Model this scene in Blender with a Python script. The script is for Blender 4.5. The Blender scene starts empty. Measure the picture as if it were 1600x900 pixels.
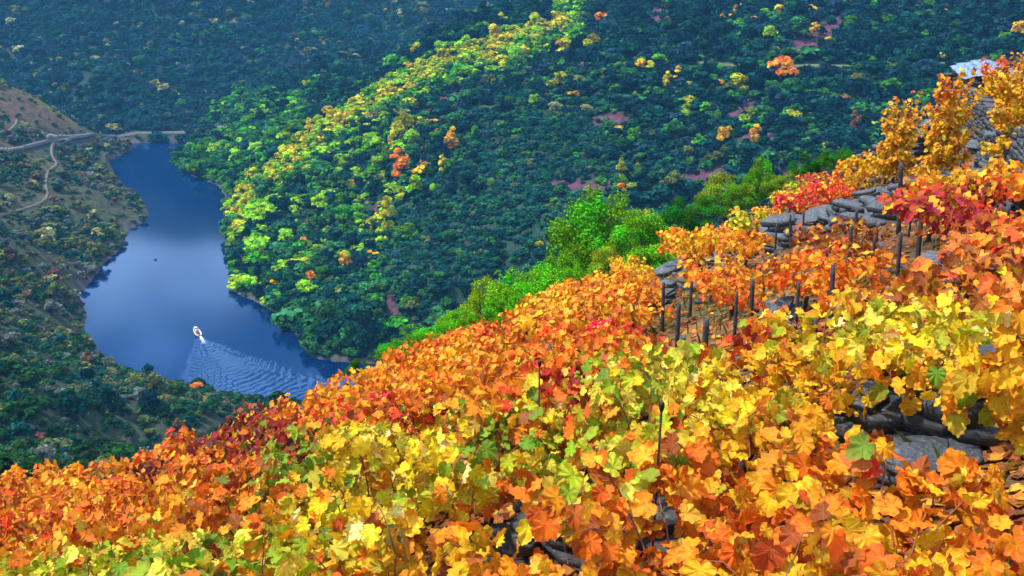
import bpy, math, random
import numpy as np
from mathutils import Vector, Matrix

random.seed(7)
RNG = np.random.default_rng(7)
scene = bpy.context.scene
COL = scene.collection
R = math.radians

# ------------------------------------------------------------------ camera
CAM_H = 150.0
PITCH = R(22.0)
FOC = 1537.0
cam_d = bpy.data.cameras.new('camera')
cam = bpy.data.objects.new('camera', cam_d)
COL.objects.link(cam)
cam.location = (0, 0, CAM_H)
cam.rotation_euler = (R(90) - PITCH, 0, 0)
cam_d.sensor_width = 36.0
cam_d.lens = 36.0 * FOC / 1600.0
cam_d.clip_start = 0.05
cam_d.clip_end = 6000
scene.camera = cam

# ------------------------------------------------------------------ light
SUN_EL, SUN_AZ = R(60), R(-88)          # azimuth measured from the view direction, negative = left
w = bpy.data.worlds.new('World')
scene.world = w
w.use_nodes = True
nt = w.node_tree
nt.nodes.clear()
wo = nt.nodes.new('ShaderNodeOutputWorld')
bg = nt.nodes.new('ShaderNodeBackground')
sky = nt.nodes.new('ShaderNodeTexSky')
sky.sky_type = 'NISHITA'
sky.sun_disc = False
sky.sun_elevation = SUN_EL
sky.sun_rotation = SUN_AZ
sky.altitude = 300
# broken cloud cover, seen only in the river's reflection
tc = nt.nodes.new('ShaderNodeTexCoord')
mp = nt.nodes.new('ShaderNodeMapping')
mp.inputs['Scale'].default_value = (1.0, 1.0, 2.2)
cn = nt.nodes.new('ShaderNodeTexNoise')
cn.inputs['Scale'].default_value = 6.5
cn.inputs['Detail'].default_value = 5
cr = nt.nodes.new('ShaderNodeValToRGB')
cr.color_ramp.elements[0].position = 0.38
cr.color_ramp.elements[1].position = 0.58
mx = nt.nodes.new('ShaderNodeMix')
mx.data_type = 'RGBA'
mx.inputs[7].default_value = (22, 25, 30, 1)
nt.links.new(tc.outputs['Generated'], mp.inputs[0])
nt.links.new(mp.outputs[0], cn.inputs['Vector'])
nt.links.new(cn.outputs[0], cr.inputs[0])
nt.links.new(cr.outputs[0], mx.inputs[0])
nt.links.new(sky.outputs[0], mx.inputs[6])
nt.links.new(mx.outputs[2], bg.inputs[0])
nt.links.new(bg.outputs[0], wo.inputs[0])
bg.inputs[1].default_value = 0.062

sd = bpy.data.lights.new('sun', 'SUN')
sun = bpy.data.objects.new('sun', sd)
COL.objects.link(sun)
sd.energy = 4.9
sd.angle = R(3)
sd.color = (1.0, 0.93, 0.80)
sdir = Vector((math.sin(SUN_AZ) * math.cos(SUN_EL), math.cos(SUN_AZ) * math.cos(SUN_EL), math.sin(SUN_EL)))
sun.rotation_euler = sdir.to_track_quat('Z', 'Y').to_euler()
sun.location = (0, 0, 260)

vs = scene.view_settings
vs.view_transform = 'Standard'
vs.look = 'None'
vs.gamma = 1.0
vs.use_curve_mapping = False
vs.exposure = 0.34
cy = scene.cycles
cy.max_bounces = 6
cy.diffuse_bounces = 2
cy.glossy_bounces = 2
cy.transmission_bounces = 4
cy.transparent_max_bounces = 8
cy.volume_bounces = 0
cy.use_denoising = True
cy.sample_clamp_indirect = 5
try:
    cy.volume_step_rate = 4
    cy.volume_max_steps = 32
except Exception:
    pass

# ------------------------------------------------------------------ helpers
CP, SP = math.cos(PITCH), math.sin(PITCH)


def ray(px, py):
    u = (px - 800.0) / FOC
    v = (450.0 - py) / FOC
    return u, CP + v * SP, -SP + v * CP


def P(px, py, t):
    a, b, c = ray(px, py)
    return a * t, b * t, CAM_H + c * t


def PZ(px, py, z=0.0):
    a, b, c = ray(px, py)
    t = (z - CAM_H) / c
    return a * t, b * t


def project(x, y, z):
    """world -> image pixel (numpy friendly)"""
    zz = z - CAM_H
    dep = y * CP - zz * SP
    up = y * SP + zz * CP
    dep = np.maximum(dep, 0.01)
    return 800 + FOC * x / dep, 450 - FOC * up / dep, dep


def tag(o, label=None, cat=None, group=None, kind=None):
    if kind is None: kind = 'thing'
    if label: o['label'] = label
    if cat: o['category'] = cat
    if group: o['group'] = group
    if kind: o['kind'] = kind
    return o


def empty(name, loc=(0, 0, 0), rz=0.0):
    o = bpy.data.objects.new(name, None)
    COL.objects.link(o)
    o.empty_display_size = 0.2
    o.location = loc
    o.rotation_euler = (0, 0, rz)
    return o


def np_mesh(name, V, F, mats=None, smooth=False, attrs=None, fmat=None):
    """V (n,3), F (m,3|4) arrays or list of such arrays of faces"""
    me = bpy.data.meshes.new(name)
    V = np.asarray(V, dtype=np.float32)
    Fs = F if isinstance(F, list) else [F]
    Fs = [np.asarray(f, dtype=np.int32) for f in Fs if len(f)]
    loops = np.concatenate([f.ravel() for f in Fs])
    sizes = np.concatenate([np.full(len(f), f.shape[1], dtype=np.int32) for f in Fs])
    starts = np.concatenate([[0], np.cumsum(sizes)[:-1]]).astype(np.int32)
    me.vertices.add(len(V)); me.vertices.foreach_set('co', V.ravel())
    me.loops.add(len(loops)); me.loops.foreach_set('vertex_index', loops)
    me.polygons.add(len(sizes))
    me.polygons.foreach_set('loop_start', starts)
    me.polygons.foreach_set('loop_total', sizes)
    if smooth:
        me.polygons.foreach_set('use_smooth', np.ones(len(sizes), dtype=bool))
    if fmat is not None:
        me.polygons.foreach_set('material_index', np.asarray(fmat, dtype=np.int32))
    me.update(calc_edges=True)
    for m in (mats or []):
        me.materials.append(m)
    if attrs:
        for nm, (typ, dom, arr) in attrs.items():
            a = me.attributes.new(nm, typ, dom)
            arr = np.asarray(arr, dtype=np.float32)
            key = {'FLOAT': 'value', 'FLOAT_VECTOR': 'vector', 'FLOAT_COLOR': 'color', 'FLOAT2': 'vector'}[typ]
            a.data.foreach_set(key, arr.ravel())
    return me


def obj(name, me, parent=None, loc=None):
    o = bpy.data.objects.new(name, me)
    COL.objects.link(o)
    if parent is not None:
        o.parent = parent
    if loc is not None:
        o.location = loc
    return o


class MB:
    """collects verts and faces of one mesh"""
    def __init__(s):
        s.V = []; s.F3 = []; s.F4 = []; s.n = 0

    def add(s, V, F):
        V = np.asarray(V, float)
        for f in F:
            (s.F3 if len(f) == 3 else s.F4).append([i + s.n for i in f])
        s.V.append(V); s.n += len(V)

    def box(s, c, d, rot=None, taper=1.0, jit=0.0):
        cx, cyy, cz = c
        v = []
        for z in (-1, 1):
            k = taper if z > 0 else 1.0
            for x, y in ((-1, -1), (1, -1), (1, 1), (-1, 1)):
                q = Vector((x * d[0] / 2 * k, y * d[1] / 2 * k, z * d[2] / 2))
                if jit:
                    q += Vector([random.uniform(-jit, jit) * d[i] for i in range(3)])
                if rot: q = rot @ q
                v.append((q.x + cx, q.y + cyy, q.z + cz))
        s.add(v, [(0, 3, 2, 1), (4, 5, 6, 7), (0, 1, 5, 4), (1, 2, 6, 5), (2, 3, 7, 6), (3, 0, 4, 7)])

    def tube(s, pts, rad, n=6, caps=True):
        pts = [Vector(p) for p in pts]
        if not hasattr(rad, '__len__'): rad = [rad] * len(pts)
        V = []
        for i, p in enumerate(pts):
            d = (pts[min(i + 1, len(pts) - 1)] - pts[max(i - 1, 0)]).normalized()
            a = d.cross(Vector((0.31, 0.95, 0.1))).normalized()
            if a.length < .1: a = Vector((1, 0, 0))
            b = d.cross(a).normalized()
            for k in range(n):
                t = 2 * math.pi * k / n
                q = p + (a * math.cos(t) + b * math.sin(t)) * rad[i]
                V.append((q.x, q.y, q.z))
        F = []
        for i in range(len(pts) - 1):
            for k in range(n):
                k2 = (k + 1) % n
                F.append((i * n + k, i * n + k2, (i + 1) * n + k2, (i + 1) * n + k))
        if caps:
            for base, fl in ((0, True), ((len(pts) - 1) * n, False)):
                V.append(tuple(pts[0] if fl else pts[-1]))
                c = len(V) - 1
                for k in range(n):
                    k2 = (k + 1) % n
                    F.append((c, base + k2, base + k) if fl else (c, base + k, base + k2))
        s.add(V, F)

    def build(s, name, mats, parent=None, smooth=False, loc=None):
        Fs = []
        if s.F3: Fs.append(np.array(s.F3))
        if s.F4: Fs.append(np.array(s.F4))
        me = np_mesh(name, np.concatenate(s.V), Fs, mats if isinstance(mats, list) else [mats], smooth)
        return obj(name, me, parent, loc)


# vectorised value noise ------------------------------------------------
def _hash(ix, iy, seed):
    n = (ix.astype(np.int64) * 374761393 + iy.astype(np.int64) * 668265263 + seed * 1274126177) & 0xffffffff
    n = ((n ^ (n >> 13)) * 1274126177) & 0xffffffff
    n = n ^ (n >> 16)
    return (n & 0xffff) / 65535.0


def vnoise(x, y, seed=0):
    x = np.asarray(x, float); y = np.asarray(y, float)
    ix = np.floor(x); iy = np.floor(y)
    fx = x - ix; fy = y - iy
    fx = fx * fx * (3 - 2 * fx); fy = fy * fy * (3 - 2 * fy)
    a = _hash(ix, iy, seed); b = _hash(ix + 1, iy, seed)
    c = _hash(ix, iy + 1, seed); d = _hash(ix + 1, iy + 1, seed)
    return (a * (1 - fx) + b * fx) * (1 - fy) + (c * (1 - fx) + d * fx) * fy


def fbm(x, y, seed=0, oct=4):
    r = 0; a = 0.5; t = 0
    for o in range(oct):
        r = r + a * vnoise(x * 2 ** o, y * 2 ** o, seed + o * 17); t += a; a *= .5
    return r / t


def sstep(a, b, x):
    t = np.clip((x - a) / (b - a), 0, 1)
    return t * t * (3 - 2 * t)


# ------------------------------------------------------------------ terrain
SHORE_PX = [(205, 224), (300, 222), (287, 238), (272, 258), (300, 275), (343, 291), (356, 310), (350, 345), (352, 390),
            (364, 440), (368, 458), (400, 471), (440, 495), (458, 515), (473, 540), (485, 558), (520, 564), (552, 567),
            (640, 568), (760, 575), (850, 600), (820, 660), (700, 672), (600, 660), (500, 640),
            (440, 632), (390, 622), (330, 611), (270, 600), (220, 586), (185, 577), (165, 565), (142, 541), (128, 512), (135, 495),
            (130, 480), (122, 460), (150, 430), (162, 412), (195, 384), (198, 360), (228, 345), (231, 325), (214, 309),
            (180, 276), (160, 258), (166, 252), (208, 233), (190, 226), (150, 226), (110, 222), (90, 213), (160, 214)]
SHORE = np.array([PZ(*p) for p in SHORE_PX])


def poly_sd(x, y, poly):
    """signed distance, negative inside"""
    x = np.asarray(x, float); y = np.asarray(y, float)
    d2 = np.full(x.shape, 1e18); inside = np.zeros(x.shape, bool)
    n = len(poly)
    for i in range(n):
        ax, ay = poly[i]; bx, by = poly[(i + 1) % n]
        ex, ey = bx - ax, by - ay
        t = np.clip(((x - ax) * ex + (y - ay) * ey) / (ex * ex + ey * ey + 1e-9), 0, 1)
        d2 = np.minimum(d2, (x - ax - t * ex) ** 2 + (y - ay - t * ey) ** 2)
        c = ((ay > y) != (by > y)) & (x < (bx - ax) * (y - ay) / ((by - ay) if abs(by - ay) > 1e-9 else 1e-9) + ax)
        inside ^= c
    d = np.sqrt(d2)
    return np.where(inside, -d, d)


def line_sd(x, y, line):
    """signed distance to an open polyline, positive on its left side"""
    x = np.asarray(x, float); y = np.asarray(y, float)
    best = np.full(x.shape, 1e18); sg = np.zeros(x.shape)
    for i in range(len(line) - 1):
        ax, ay = line[i]; bx, by = line[i + 1]
        ex, ey = bx - ax, by - ay
        t = np.clip(((x - ax) * ex + (y - ay) * ey) / (ex * ex + ey * ey), 0, 1)
        dx, dy = x - ax - t * ex, y - ay - t * ey
        d2 = dx * dx + dy * dy
        cr_ = ex * dy - ey * dx
        upd = d2 < best - 1e-9
        best = np.where(upd, d2, best); sg = np.where(upd, np.sign(cr_), sg)
    return np.sqrt(best) * sg


BREAK = [(-44, -60), (-20, -8), (-10.5, 10), (-7.4, 14.5), (-3.0, 20), (3.5, 27.5), (13, 35), (21, 40), (30, 40), (48, 28), (80, -20)]


def near_h(x, y):
    h = CAM_H - 2.4 + .34 * x - .339 * y
    e = line_sd(x, y, BREAK)
    e = np.maximum(e + 1.5 + 4.5 * sstep(12, 6, x) * sstep(-8.5, -4.5, x), 0)
    h = h - np.where(e < 14, e * e * 0.030, 14 * 14 * .030 + (e - 14) * .62)
    h = h + 0.35 * (fbm(x / 6.0, y / 6.0, 3) - .5) + 0.12 * (fbm(x / .9, y / .9, 5) - .5)
    # rise towards the hut
    h = h + 0.9 * np.exp(-(((x - 17) / 7.0) ** 2 + ((y - 36) / 9.0) ** 2))
    return h


CTRL = [P(*q) for q in [
    # brown hillside and the left bank
    (0, 130, 600), (60, 155, 605), (110, 185, 608), (160, 211, 612), (0, 180, 560), (60, 190, 575), (0, 235, 490),
    (80, 221, 540), (130, 214, 590), (170, 235, 565), (0, 330, 430), (100, 330, 455), (60, 270, 490), (150, 300, 478),
    (0, 450, 335), (60, 480, 340), (70, 400, 385), (0, 600, 235), (60, 560, 275), (100, 650, 235), (300, 640, 270),
    (0, 720, 178), (200, 640, 262), (30, 520, 290), (200, 720, 190),
    # second spur, then main ridge
    (300, 250, 585), (320, 200, 610), (380, 170, 635), (440, 140, 655), (520, 110, 680), (600, 92, 705), (330, 275, 560), (700, 75, 740),
    (360, 290, 510), (380, 255, 530), (430, 215, 545), (500, 170, 575), (570, 135, 590), (640, 101, 605), (720, 75, 620),
    (800, 54, 640), (860, 35, 650), (920, 5, 665),
    # valley-side face
    (400, 400, 440), (450, 300, 470), (430, 440, 405), (500, 400, 425), (500, 500, 355), (600, 500, 350), (600, 400, 395),
    (600, 300, 445), (600, 200, 500), (700, 450, 350), (700, 350, 395), (700, 250, 440), (700, 150, 505), (800, 350, 375),
    (800, 250, 420), (800, 150, 480), (900, 350, 360), (900, 250, 400), (900, 150, 450), (900, 60, 560), (1000, 350, 360),
    (1000, 250, 395), (1000, 150, 440), (1000, 50, 510), (1100, 300, 365), (1100, 200, 405), (1100, 100, 455), (1100, 0, 530),
    (1250, 270, 350), (1250, 200, 385), (1250, 100, 440), (1250, 0, 510), (1400, 220, 365), (1400, 150, 405), (1400, 100, 430),
    (1400, 0, 500), (1550, 200, 350), (1550, 100, 410), (1550, 0, 480), (600, 560, 325), (750, 530, 315),
    # far hillside beyond the river's bend
    (170, 208, 640), (320, 204, 655), (250, 207, 648), (100, 195, 660), (0, 110, 740), (0, 0, 800), (200, 150, 690), (200, 60, 760),
    (200, 0, 800), (400, 140, 730), (400, 60, 790), (400, 0, 830), (600, 50, 840), (600, 0, 890), (800, 20, 880), (800, 0, 910),
    (100, 60, 755), (500, 90, 790)]]
CTRL += [  # what the photo hides or leaves out
    (-60, 700, 22), (0, 760, 24), (60, 800, 30), (-40, 640, 18),
    (-300, 1000, 190), (0, 1100, 170), (200, 1100, 150), (400, 1000, 150), (-600, 1000, 200), (0, 1500, 240), (500, 1500, 240), (-500, 1500, 260),
    (-700, 700, 160), (-450, 500, 130), (-300, 400, 75), (-350, 250, 110), (-220, 180, 85), (-600, 300, 190), (-250, 60, 130), (-400, 0, 190),
    (120, 640, 105), (250, 640, 135), (350, 500, 130), (400, 300, 130), (320, 220, 105), (600, 300, 190), (600, 700, 200), (600, 100, 220),
    (-100, -100, 147), (0, -100, 181), (100, -100, 215), (250, 0, 225), (160, 60, 180), (-200, -250, 190), (300, -250, 300), (800, -100, 300),
    (-30, 60, 108), (-60, 100, 80), (0, 100, 85), (40, 100, 92), (0, 180, 38), (60, 180, 52), (-60, 180, 32), (120, 200, 70), (150, 260, 62),
    (60, 260, 22), (90, 330, 30), (-120, 120, 78), (-70, 60, 112), (-60, 20, 128), (-120, 40, 118), (60, 60, 125), (80, 120, 110), (130, 140, 115), (-10, 240, 6), (-60, 230, 4),
    (-100, 210, 18), (200, 180, 95)]
_cp = np.array(CTRL)
_sh = np.array([(a, b, 0.5) for a, b in SHORE])
_cp = np.concatenate([_cp, _sh])
_c2 = _cp[:, :2]; _cz = _cp[:, 2]
_S = 300.0


def _phi(r2):
    return np.where(r2 > 0, 0.5 * r2 * np.log(r2 + 1e-12), 0)


_n = len(_cp)
_A = np.zeros((_n + 3, _n + 3))
_dd = ((_c2[:, None] - _c2[None]) ** 2).sum(-1) / _S ** 2
_A[:_n, :_n] = _phi(_dd) + np.eye(_n) * 0.0008
_A[:_n, _n] = 1; _A[:_n, _n + 1:] = _c2 / _S
_A[_n, :_n] = 1; _A[_n + 1:, :_n] = (_c2 / _S).T
_W = np.linalg.solve(_A, np.concatenate([_cz, [0, 0, 0]]))


def far_h(x, y):
    x = np.asarray(x, float); y = np.asarray(y, float)
    sh = x.shape; x = x.ravel(); y = y.ravel()
    out = np.zeros(len(x))
    for i in range(0, len(x), 20000):
        a = x[i:i + 20000]; b = y[i:i + 20000]
        r2 = ((a[:, None] - _c2[None, :, 0]) ** 2 + (b[:, None] - _c2[None, :, 1]) ** 2) / _S ** 2
        out[i:i + 20000] = _phi(r2) @ _W[:_n] + _W[_n] + (_W[_n + 1] * a + _W[_n + 2] * b) / _S
    out = out.reshape(sh); x = x.reshape(sh); y = y.reshape(sh)
    sd_ = poly_sd(x, y, SHORE)
    amp = sstep(4, 60, sd_)
    rr = np.hypot(x, y)
    out = out + amp * sstep(640, 780, rr) * 64 * (fbm(x / 95 + .6 * y / 95, y / 170, 31) - .5)
    out = out + amp * sstep(560, 480, rr) * sstep(0, 60, x + 90) * 7 * (.5 - np.abs(fbm(x / 48 + y / 90, y / 150, 33) - .5) * 2.6)
    out = out + amp * (5.0 * (fbm(x / 55, y / 55, 11) - .5) + 2.0 * (fbm(x / 17, y / 17, 12) - .5))
    bank = np.minimum(np.maximum(sd_ - .6 + 2.4 * (fbm(x / 7, y / 7, 61) - .5), 0), 8) * .6
    jag = 0.8 * (fbm(x / 4, y / 4, 21) - .5)
    land = np.maximum(out, .15 + bank + jag * sstep(0, 3, sd_))
    return np.where(sd_ > 0, land, -np.minimum(4, -sd_ * .8) - .02)


def height(x, y):
    x = np.asarray(x, float); y = np.asarray(y, float)
    r = np.hypot(x, y)
    wt = sstep(48, 85, r)
    far = np.zeros(r.shape)
    m = wt > 0
    if m.any():
        far[m] = far_h(x[m], y[m])
    return np.where(wt < 1, (1 - wt) * near_h(x, y), 0) + wt * far


# ------------------------------------------------------------------ materials
def mat(name):
    m = bpy.data.materials.new(name)
    m.use_nodes = True
    n = m.node_tree
    n.nodes.clear()
    out = n.nodes.new('ShaderNodeOutputMaterial')
    return m, n, out


def N(n, typ, **kw):
    d = n.nodes.new(typ)
    for k, v in kw.items():
        setattr(d, k, v)
    return d


def ramp(n, fac, stops, mode='LINEAR'):
    r = N(n, 'ShaderNodeValToRGB')
    r.color_ramp.interpolation = mode
    while len(r.color_ramp.elements) < len(stops):
        r.color_ramp.elements.new(0.5)
    for e, (p, c) in zip(r.color_ramp.elements, stops):
        e.position = p
        e.color = tuple(c) + (1,) if len(c) == 3 else c
    n.links.new(fac, r.inputs[0])
    return r.outputs[0]


def noise(n, scale, detail=4, rough=.55, vec=None, dist=0):
    t = N(n, 'ShaderNodeTexNoise')
    t.inputs['Scale'].default_value = scale
    t.inputs['Detail'].default_value = detail
    t.inputs['Roughness'].default_value = rough
    t.inputs['Distortion'].default_value = dist
    if vec is not None: n.links.new(vec, t.inputs['Vector'])
    return t.outputs[0]


def mixc(n, fac, a, b, blend='MIX'):
    m = N(n, 'ShaderNodeMix', data_type='RGBA', blend_type=blend)
    for s, v in ((0, fac), (6, a), (7, b)):
        if hasattr(v, 'is_linked'): n.links.new(v, m.inputs[s])
        elif s == 0: m.inputs[0].default_value = v
        else: m.inputs[s].default_value = tuple(v) + (1,)
    return m.outputs[2]


def math_(n, op, a, b=None, c=None):
    m = N(n, 'ShaderNodeMath', operation=op)
    for i, v in enumerate((a, b, c)):
        if v is None: continue
        if hasattr(v, 'is_linked'): n.links.new(v, m.inputs[i])
        else: m.inputs[i].default_value = v
    return m.outputs[0]


def principled(n, out, color, rough=.8, bump=None, bstr=.3, bdist=.1, spec=.3, **kw):
    p = N(n, 'ShaderNodeBsdfPrincipled')
    if hasattr(color, 'is_linked'): n.links.new(color, p.inputs['Base Color'])
    else: p.inputs['Base Color'].default_value = tuple(color) + (1,)
    if hasattr(rough, 'is_linked'): n.links.new(rough, p.inputs['Roughness'])
    else: p.inputs['Roughness'].default_value = rough
    p.inputs['Specular IOR Level'].default_value = spec
    for k, v in kw.items(): p.inputs[k].default_value = v
    if bump is not None:
        b = N(n, 'ShaderNodeBump')
        b.inputs['Strength'].default_value = bstr
        b.inputs['Distance'].default_value = bdist
        n.links.new(bump, b.inputs['Height'])
        n.links.new(b.outputs[0], p.inputs['Normal'])
    n.links.new(p.outputs[0], out.inputs['Surface'])
    return p


def simple_mat(name, col, rough=.8, var=.25, scale=8, bstr=.3, bdist=.02, spec=.3):
    m, n, out = mat(name)
    tcn = N(n, 'ShaderNodeTexCoord').outputs['Object']
    f = noise(n, scale, 5, .6, tcn)
    c = ramp(n, f, [(.3, [x * (1 - var) for x in col]), (.7, [min(1, x * (1 + var)) for x in col])])
    principled(n, out, c, rough, f, bstr, bdist, spec)
    return m


# ground: one material, tint from the 'tint' colour attribute (soil type), broken up by noise
def ground_material():
    m, n, out = mat('hillside_ground')
    tcn = N(n, 'ShaderNodeTexCoord').outputs['Object']
    at = N(n, 'ShaderNodeAttribute', attribute_name='tint').outputs['Color']
    f = noise(n, .35, 6, .65, tcn)
    f2 = noise(n, 3.5, 6, .7, tcn)
    dark = mixc(n, 1.0, at, ramp(n, f, [(.3, (.5, .5, .5)), (.7, (1.5, 1.5, 1.5))]), 'MULTIPLY')
    c = mixc(n, 1.0, dark, ramp(n, f2, [(.3, (.55, .55, .55)), (.7, (1.4, 1.4, 1.4))]), 'MULTIPLY')
    principled(n, out, c, .95, f2, .6, .15, .1)
    return m


GROUND = ground_material()


def blob(px, py, cx, cyy, rx, ry, rot=0.0):
    c, s = math.cos(rot), math.sin(rot)
    dx, dy = px - cx, py - cyy
    a = (dx * c + dy * s) / rx; b = (-dx * s + dy * c) / ry
    return np.exp(-(a * a + b * b))


SOIL_SPOTS = [  # purple-brown bare soil on the valley-side face: image centre, radii, tilt
    (1275, 55, 60, 26, -.6), (1165, 178, 60, 16, -.35), (1190, 215, 40, 12, 0), (1030, 25, 30, 18, -.6), (950, 190, 40, 14, -.2),
    (905, 290, 70, 9, .05), (1060, 228, 14, 18, 0), (1110, 270, 60, 14, -.2), (800, 135, 40, 6, -.1), (690, 160, 35, 9, -.5),
    (590, 325, 24, 10, -.6), (610, 480, 16, 22, 0), (1240, 270, 50, 12, -.1), (440, 430, 10, 12, 0), (590, 222, 20, 8, 0), (870, 505, 30, 12, 0)]


def tint_at(x, y, z):
    px, py, dep = project(x, y, z)
    base = np.tile(np.array([.022, .050, .040]), (len(x), 1))
    n1 = fbm(x / 25, y / 25, 40)[:, None]
    base = base * (.7 + .6 * n1)

    def over(col, wgt):
        nonlocal base
        wgt = np.clip(wgt, 0, 1)[:, None]
        base = base * (1 - wgt) + np.array(col) * wgt
    far = (dep > 300)
    s = np.zeros(len(x))
    for q in SOIL_SPOTS:
        s = np.maximum(s, blob(px, py, *q))
    over((.10, .045, .075), far * sstep(.35, .7, s + .35 * (fbm(x / 9, y / 9, 44) - .5)))
    # left bank: brown heath and terraces
    left = far * sstep(250, 215, px) * (dep < 640) * (py < 520)
    over((.062, .066, .04), left * .9 * (0.35 + .65 * sstep(.4, .6, fbm(x / 30, y / 18, 46))))
    over((.10, .08, .06), left * .7 * sstep(.5, .62, fbm(x / 14, y / 40, 47)))
    brown = far * (dep < 640) * sstep(208, 190, py - .02 * px) * sstep(190, 170, px)
    over((.10, .065, .05), brown * .9)
    over((.05, .06, .03), (left + brown).clip(0, 1) * sstep(.55, .9, np.sin(z * 1.35 + 3 * fbm(x / 20, y / 20, 48))) * .75)
    over((.12, .12, .02), far * blob(px, py, 25, 262, 40, 16) + far * blob(px, py, 90, 170, 90, 9, .5) * .8 + far * blob(px, py, 100, 365, 60, 5, .6))
    # near spur on the left with a strip of vines by the water
    over((.05, .06, .035), (dep > 120) * (dep < 300) * .6)
    strip = line_sd(px, py, [(145, 575), (240, 602), (340, 622), (400, 628)])
    over((.20, .13, .035), (dep > 200) * (dep < 360) * (px < 400) * (px > 130) * (py > 560) * sstep(16, 8, np.abs(strip - 4)))
    # rocky waterline
    sd_ = poly_sd(x, y, SHORE)
    over((.085, .08, .085), sstep(3.0, 1.2, sd_) * (z < 3))
    # vineyard soil: brown earth, leaf litter
    near = dep < 70
    over((.10, .060, .035), near * 1.0)
    over((.24, .11, .04), near * sstep(.5, .7, fbm(x / 1.1, y / 1.1, 50)) * .8)
    over((.05, .08, .02), near * sstep(.62, .75, fbm(x / 2.2, y / 2.2, 51)) * .7)
    return base


def build_terrain():
    az = np.concatenate([np.arange(-180, -40, 3.0), np.arange(-40, 40, 0.14), np.arange(40, 180.01, 3.0)])
    az = np.radians(az)
    rr = [0.4]
    while rr[-1] < 2600:
        rr.append(rr[-1] * (1.016 if rr[-1] < 80 else 1.009 if rr[-1] < 800 else 1.02))
    rr = np.array(rr)
    A_, R_ = np.meshgrid(az, rr)
    X = R_ * np.sin(A_); Y = R_ * np.cos(A_)
    Z = height(X, Y)
    nr, na = X.shape
    V = np.stack([X.ravel(), Y.ravel(), Z.ravel()], 1)
    idx = np.arange(nr * na).reshape(nr, na)
    F = np.stack([idx[:-1, :-1].ravel(), idx[:-1, 1:].ravel(), idx[1:, 1:].ravel(), idx[1:, :-1].ravel()], 1)[:, ::-1]
    t = tint_at(V[:, 0], V[:, 1], V[:, 2])
    t = np.concatenate([t, np.ones((len(t), 1))], 1)
    me = np_mesh('terrain', V, F, [GROUND], True, {'tint': ('FLOAT_COLOR', 'POINT', t)})
    o = obj('terrain', me)
    tag(o, kind='structure')
    return o


build_terrain()

# ------------------------------------------------------------------ river
BOAT = PZ(309, 527)
WK_L = PZ(283, 615); WK_R = PZ(492, 592)


def water_h(X, Y):
    # bow waves spreading behind the boat
    ax = Vector((WK_L[0] - BOAT[0], WK_L[1] - BOAT[1])).normalized()
    bx = Vector((WK_R[0] - BOAT[0], WK_R[1] - BOAT[1])).normalized()
    mid = (ax + bx).normalized()
    perp = Vector((-mid.y, mid.x))
    dx = X - BOAT[0]; dy = Y - BOAT[1]
    s = dx * mid.x + dy * mid.y               # distance behind
    q = dx * perp.x + dy * perp.y
    half = math.acos(max(-1, min(1, mid.dot(ax))))
    th = np.arctan2(np.abs(q), np.maximum(s, .01)) / half      # 1 at the edge of the wake
    side = np.where(q * (ax.x * perp.x + ax.y * perp.y) > 0, 1.0, 0.0)
    r = np.hypot(s, q)
    rough = (fbm(X / 3.1, Y / 3.1, 81) - .5) * 2.0 + (fbm(X / 11, Y / 11, 82) - .5) * 7.0
    inside = sstep(1.3, .78, th + .5 * (fbm(X / 9, Y / 9, 83) - .5)) * sstep(0, 3, s)
    arm = np.exp(-((th - .86) / .2) ** 2)
    lam = 2.0 + .012 * r
    # crests sweep diagonally off the arms
    ph = (s * .62 + np.abs(q) * .95) * 2 * math.pi / lam + rough * 1.3
    fade = 1 / (1 + r / 55.0)
    h = inside * np.sin(ph) * (arm * .13 + .04 * side + .015) * fade
    ph2 = (s * .95 + q * .25) * 2 * math.pi / 2.6 + rough * 2
    h = h + inside * np.sin(ph2) * .05 * fade * sstep(1.0, .5, th)
    h = h * (.35 + 1.3 * fbm(X / 5, Y / 5, 84))
    return h


def build_water():
    def axis(a, b, c, d, fine, coarse):
        return np.unique(np.concatenate([np.arange(a, b, coarse), np.arange(b, c, fine), np.arange(c, d + coarse, coarse)]))
    xs = axis(-420, -135, -40, 260, .5, 8)
    ys = axis(160, 225, 336, 900, .5, 8)
    X, Y = np.meshgrid(xs, ys)
    Z = water_h(X, Y)
    nr, na = X.shape
    V = np.stack([X.ravel(), Y.ravel(), Z.ravel()], 1)
    idx = np.arange(nr * na).reshape(nr, na)
    F = np.stack([idx[:-1, :-1].ravel(), idx[:-1, 1:].ravel(), idx[1:, 1:].ravel(), idx[1:, :-1].ravel()], 1)
    m, n, out = mat('river_water')
    tcn = N(n, 'ShaderNodeTexCoord').outputs['Object']
    f = noise(n, .9, 3, .5, tcn)
    f2 = noise(n, .012, 3, .5, tcn)
    col = ramp(n, f2, [(.35, (.0008, .012, .065)), (.65, (.001, .020, .10))])
    p = principled(n, out, col, .09, f, .06, .15, .8, IOR=2.0)
    p.inputs['Specular Tint'].default_value = (.12, .50, .98, 1)
    me = np_mesh('river', V, F, [m], True)
    tag(obj('river', me), kind='structure')


build_water()

# ------------------------------------------------------------------ haze
def build_haze():
    b = MB()
    b.box((0, 900, 150), (4400, 3600, 520))
    m, n, out = mat('blue_valley_haze')
    v = N(n, 'ShaderNodeVolumePrincipled')
    v.inputs['Color'].default_value = (.13, .50, 1, 1)
    v.inputs['Density'].default_value = .00019
    v.inputs['Anisotropy'].default_value = .1
    n.links.new(v.outputs[0], out.inputs['Volume'])
    try: m.volume_intersection_method = 'FAST'
    except Exception: pass
    o = b.build('haze', m)
    tag(o, kind='stuff')
    return o
build_haze()
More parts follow.
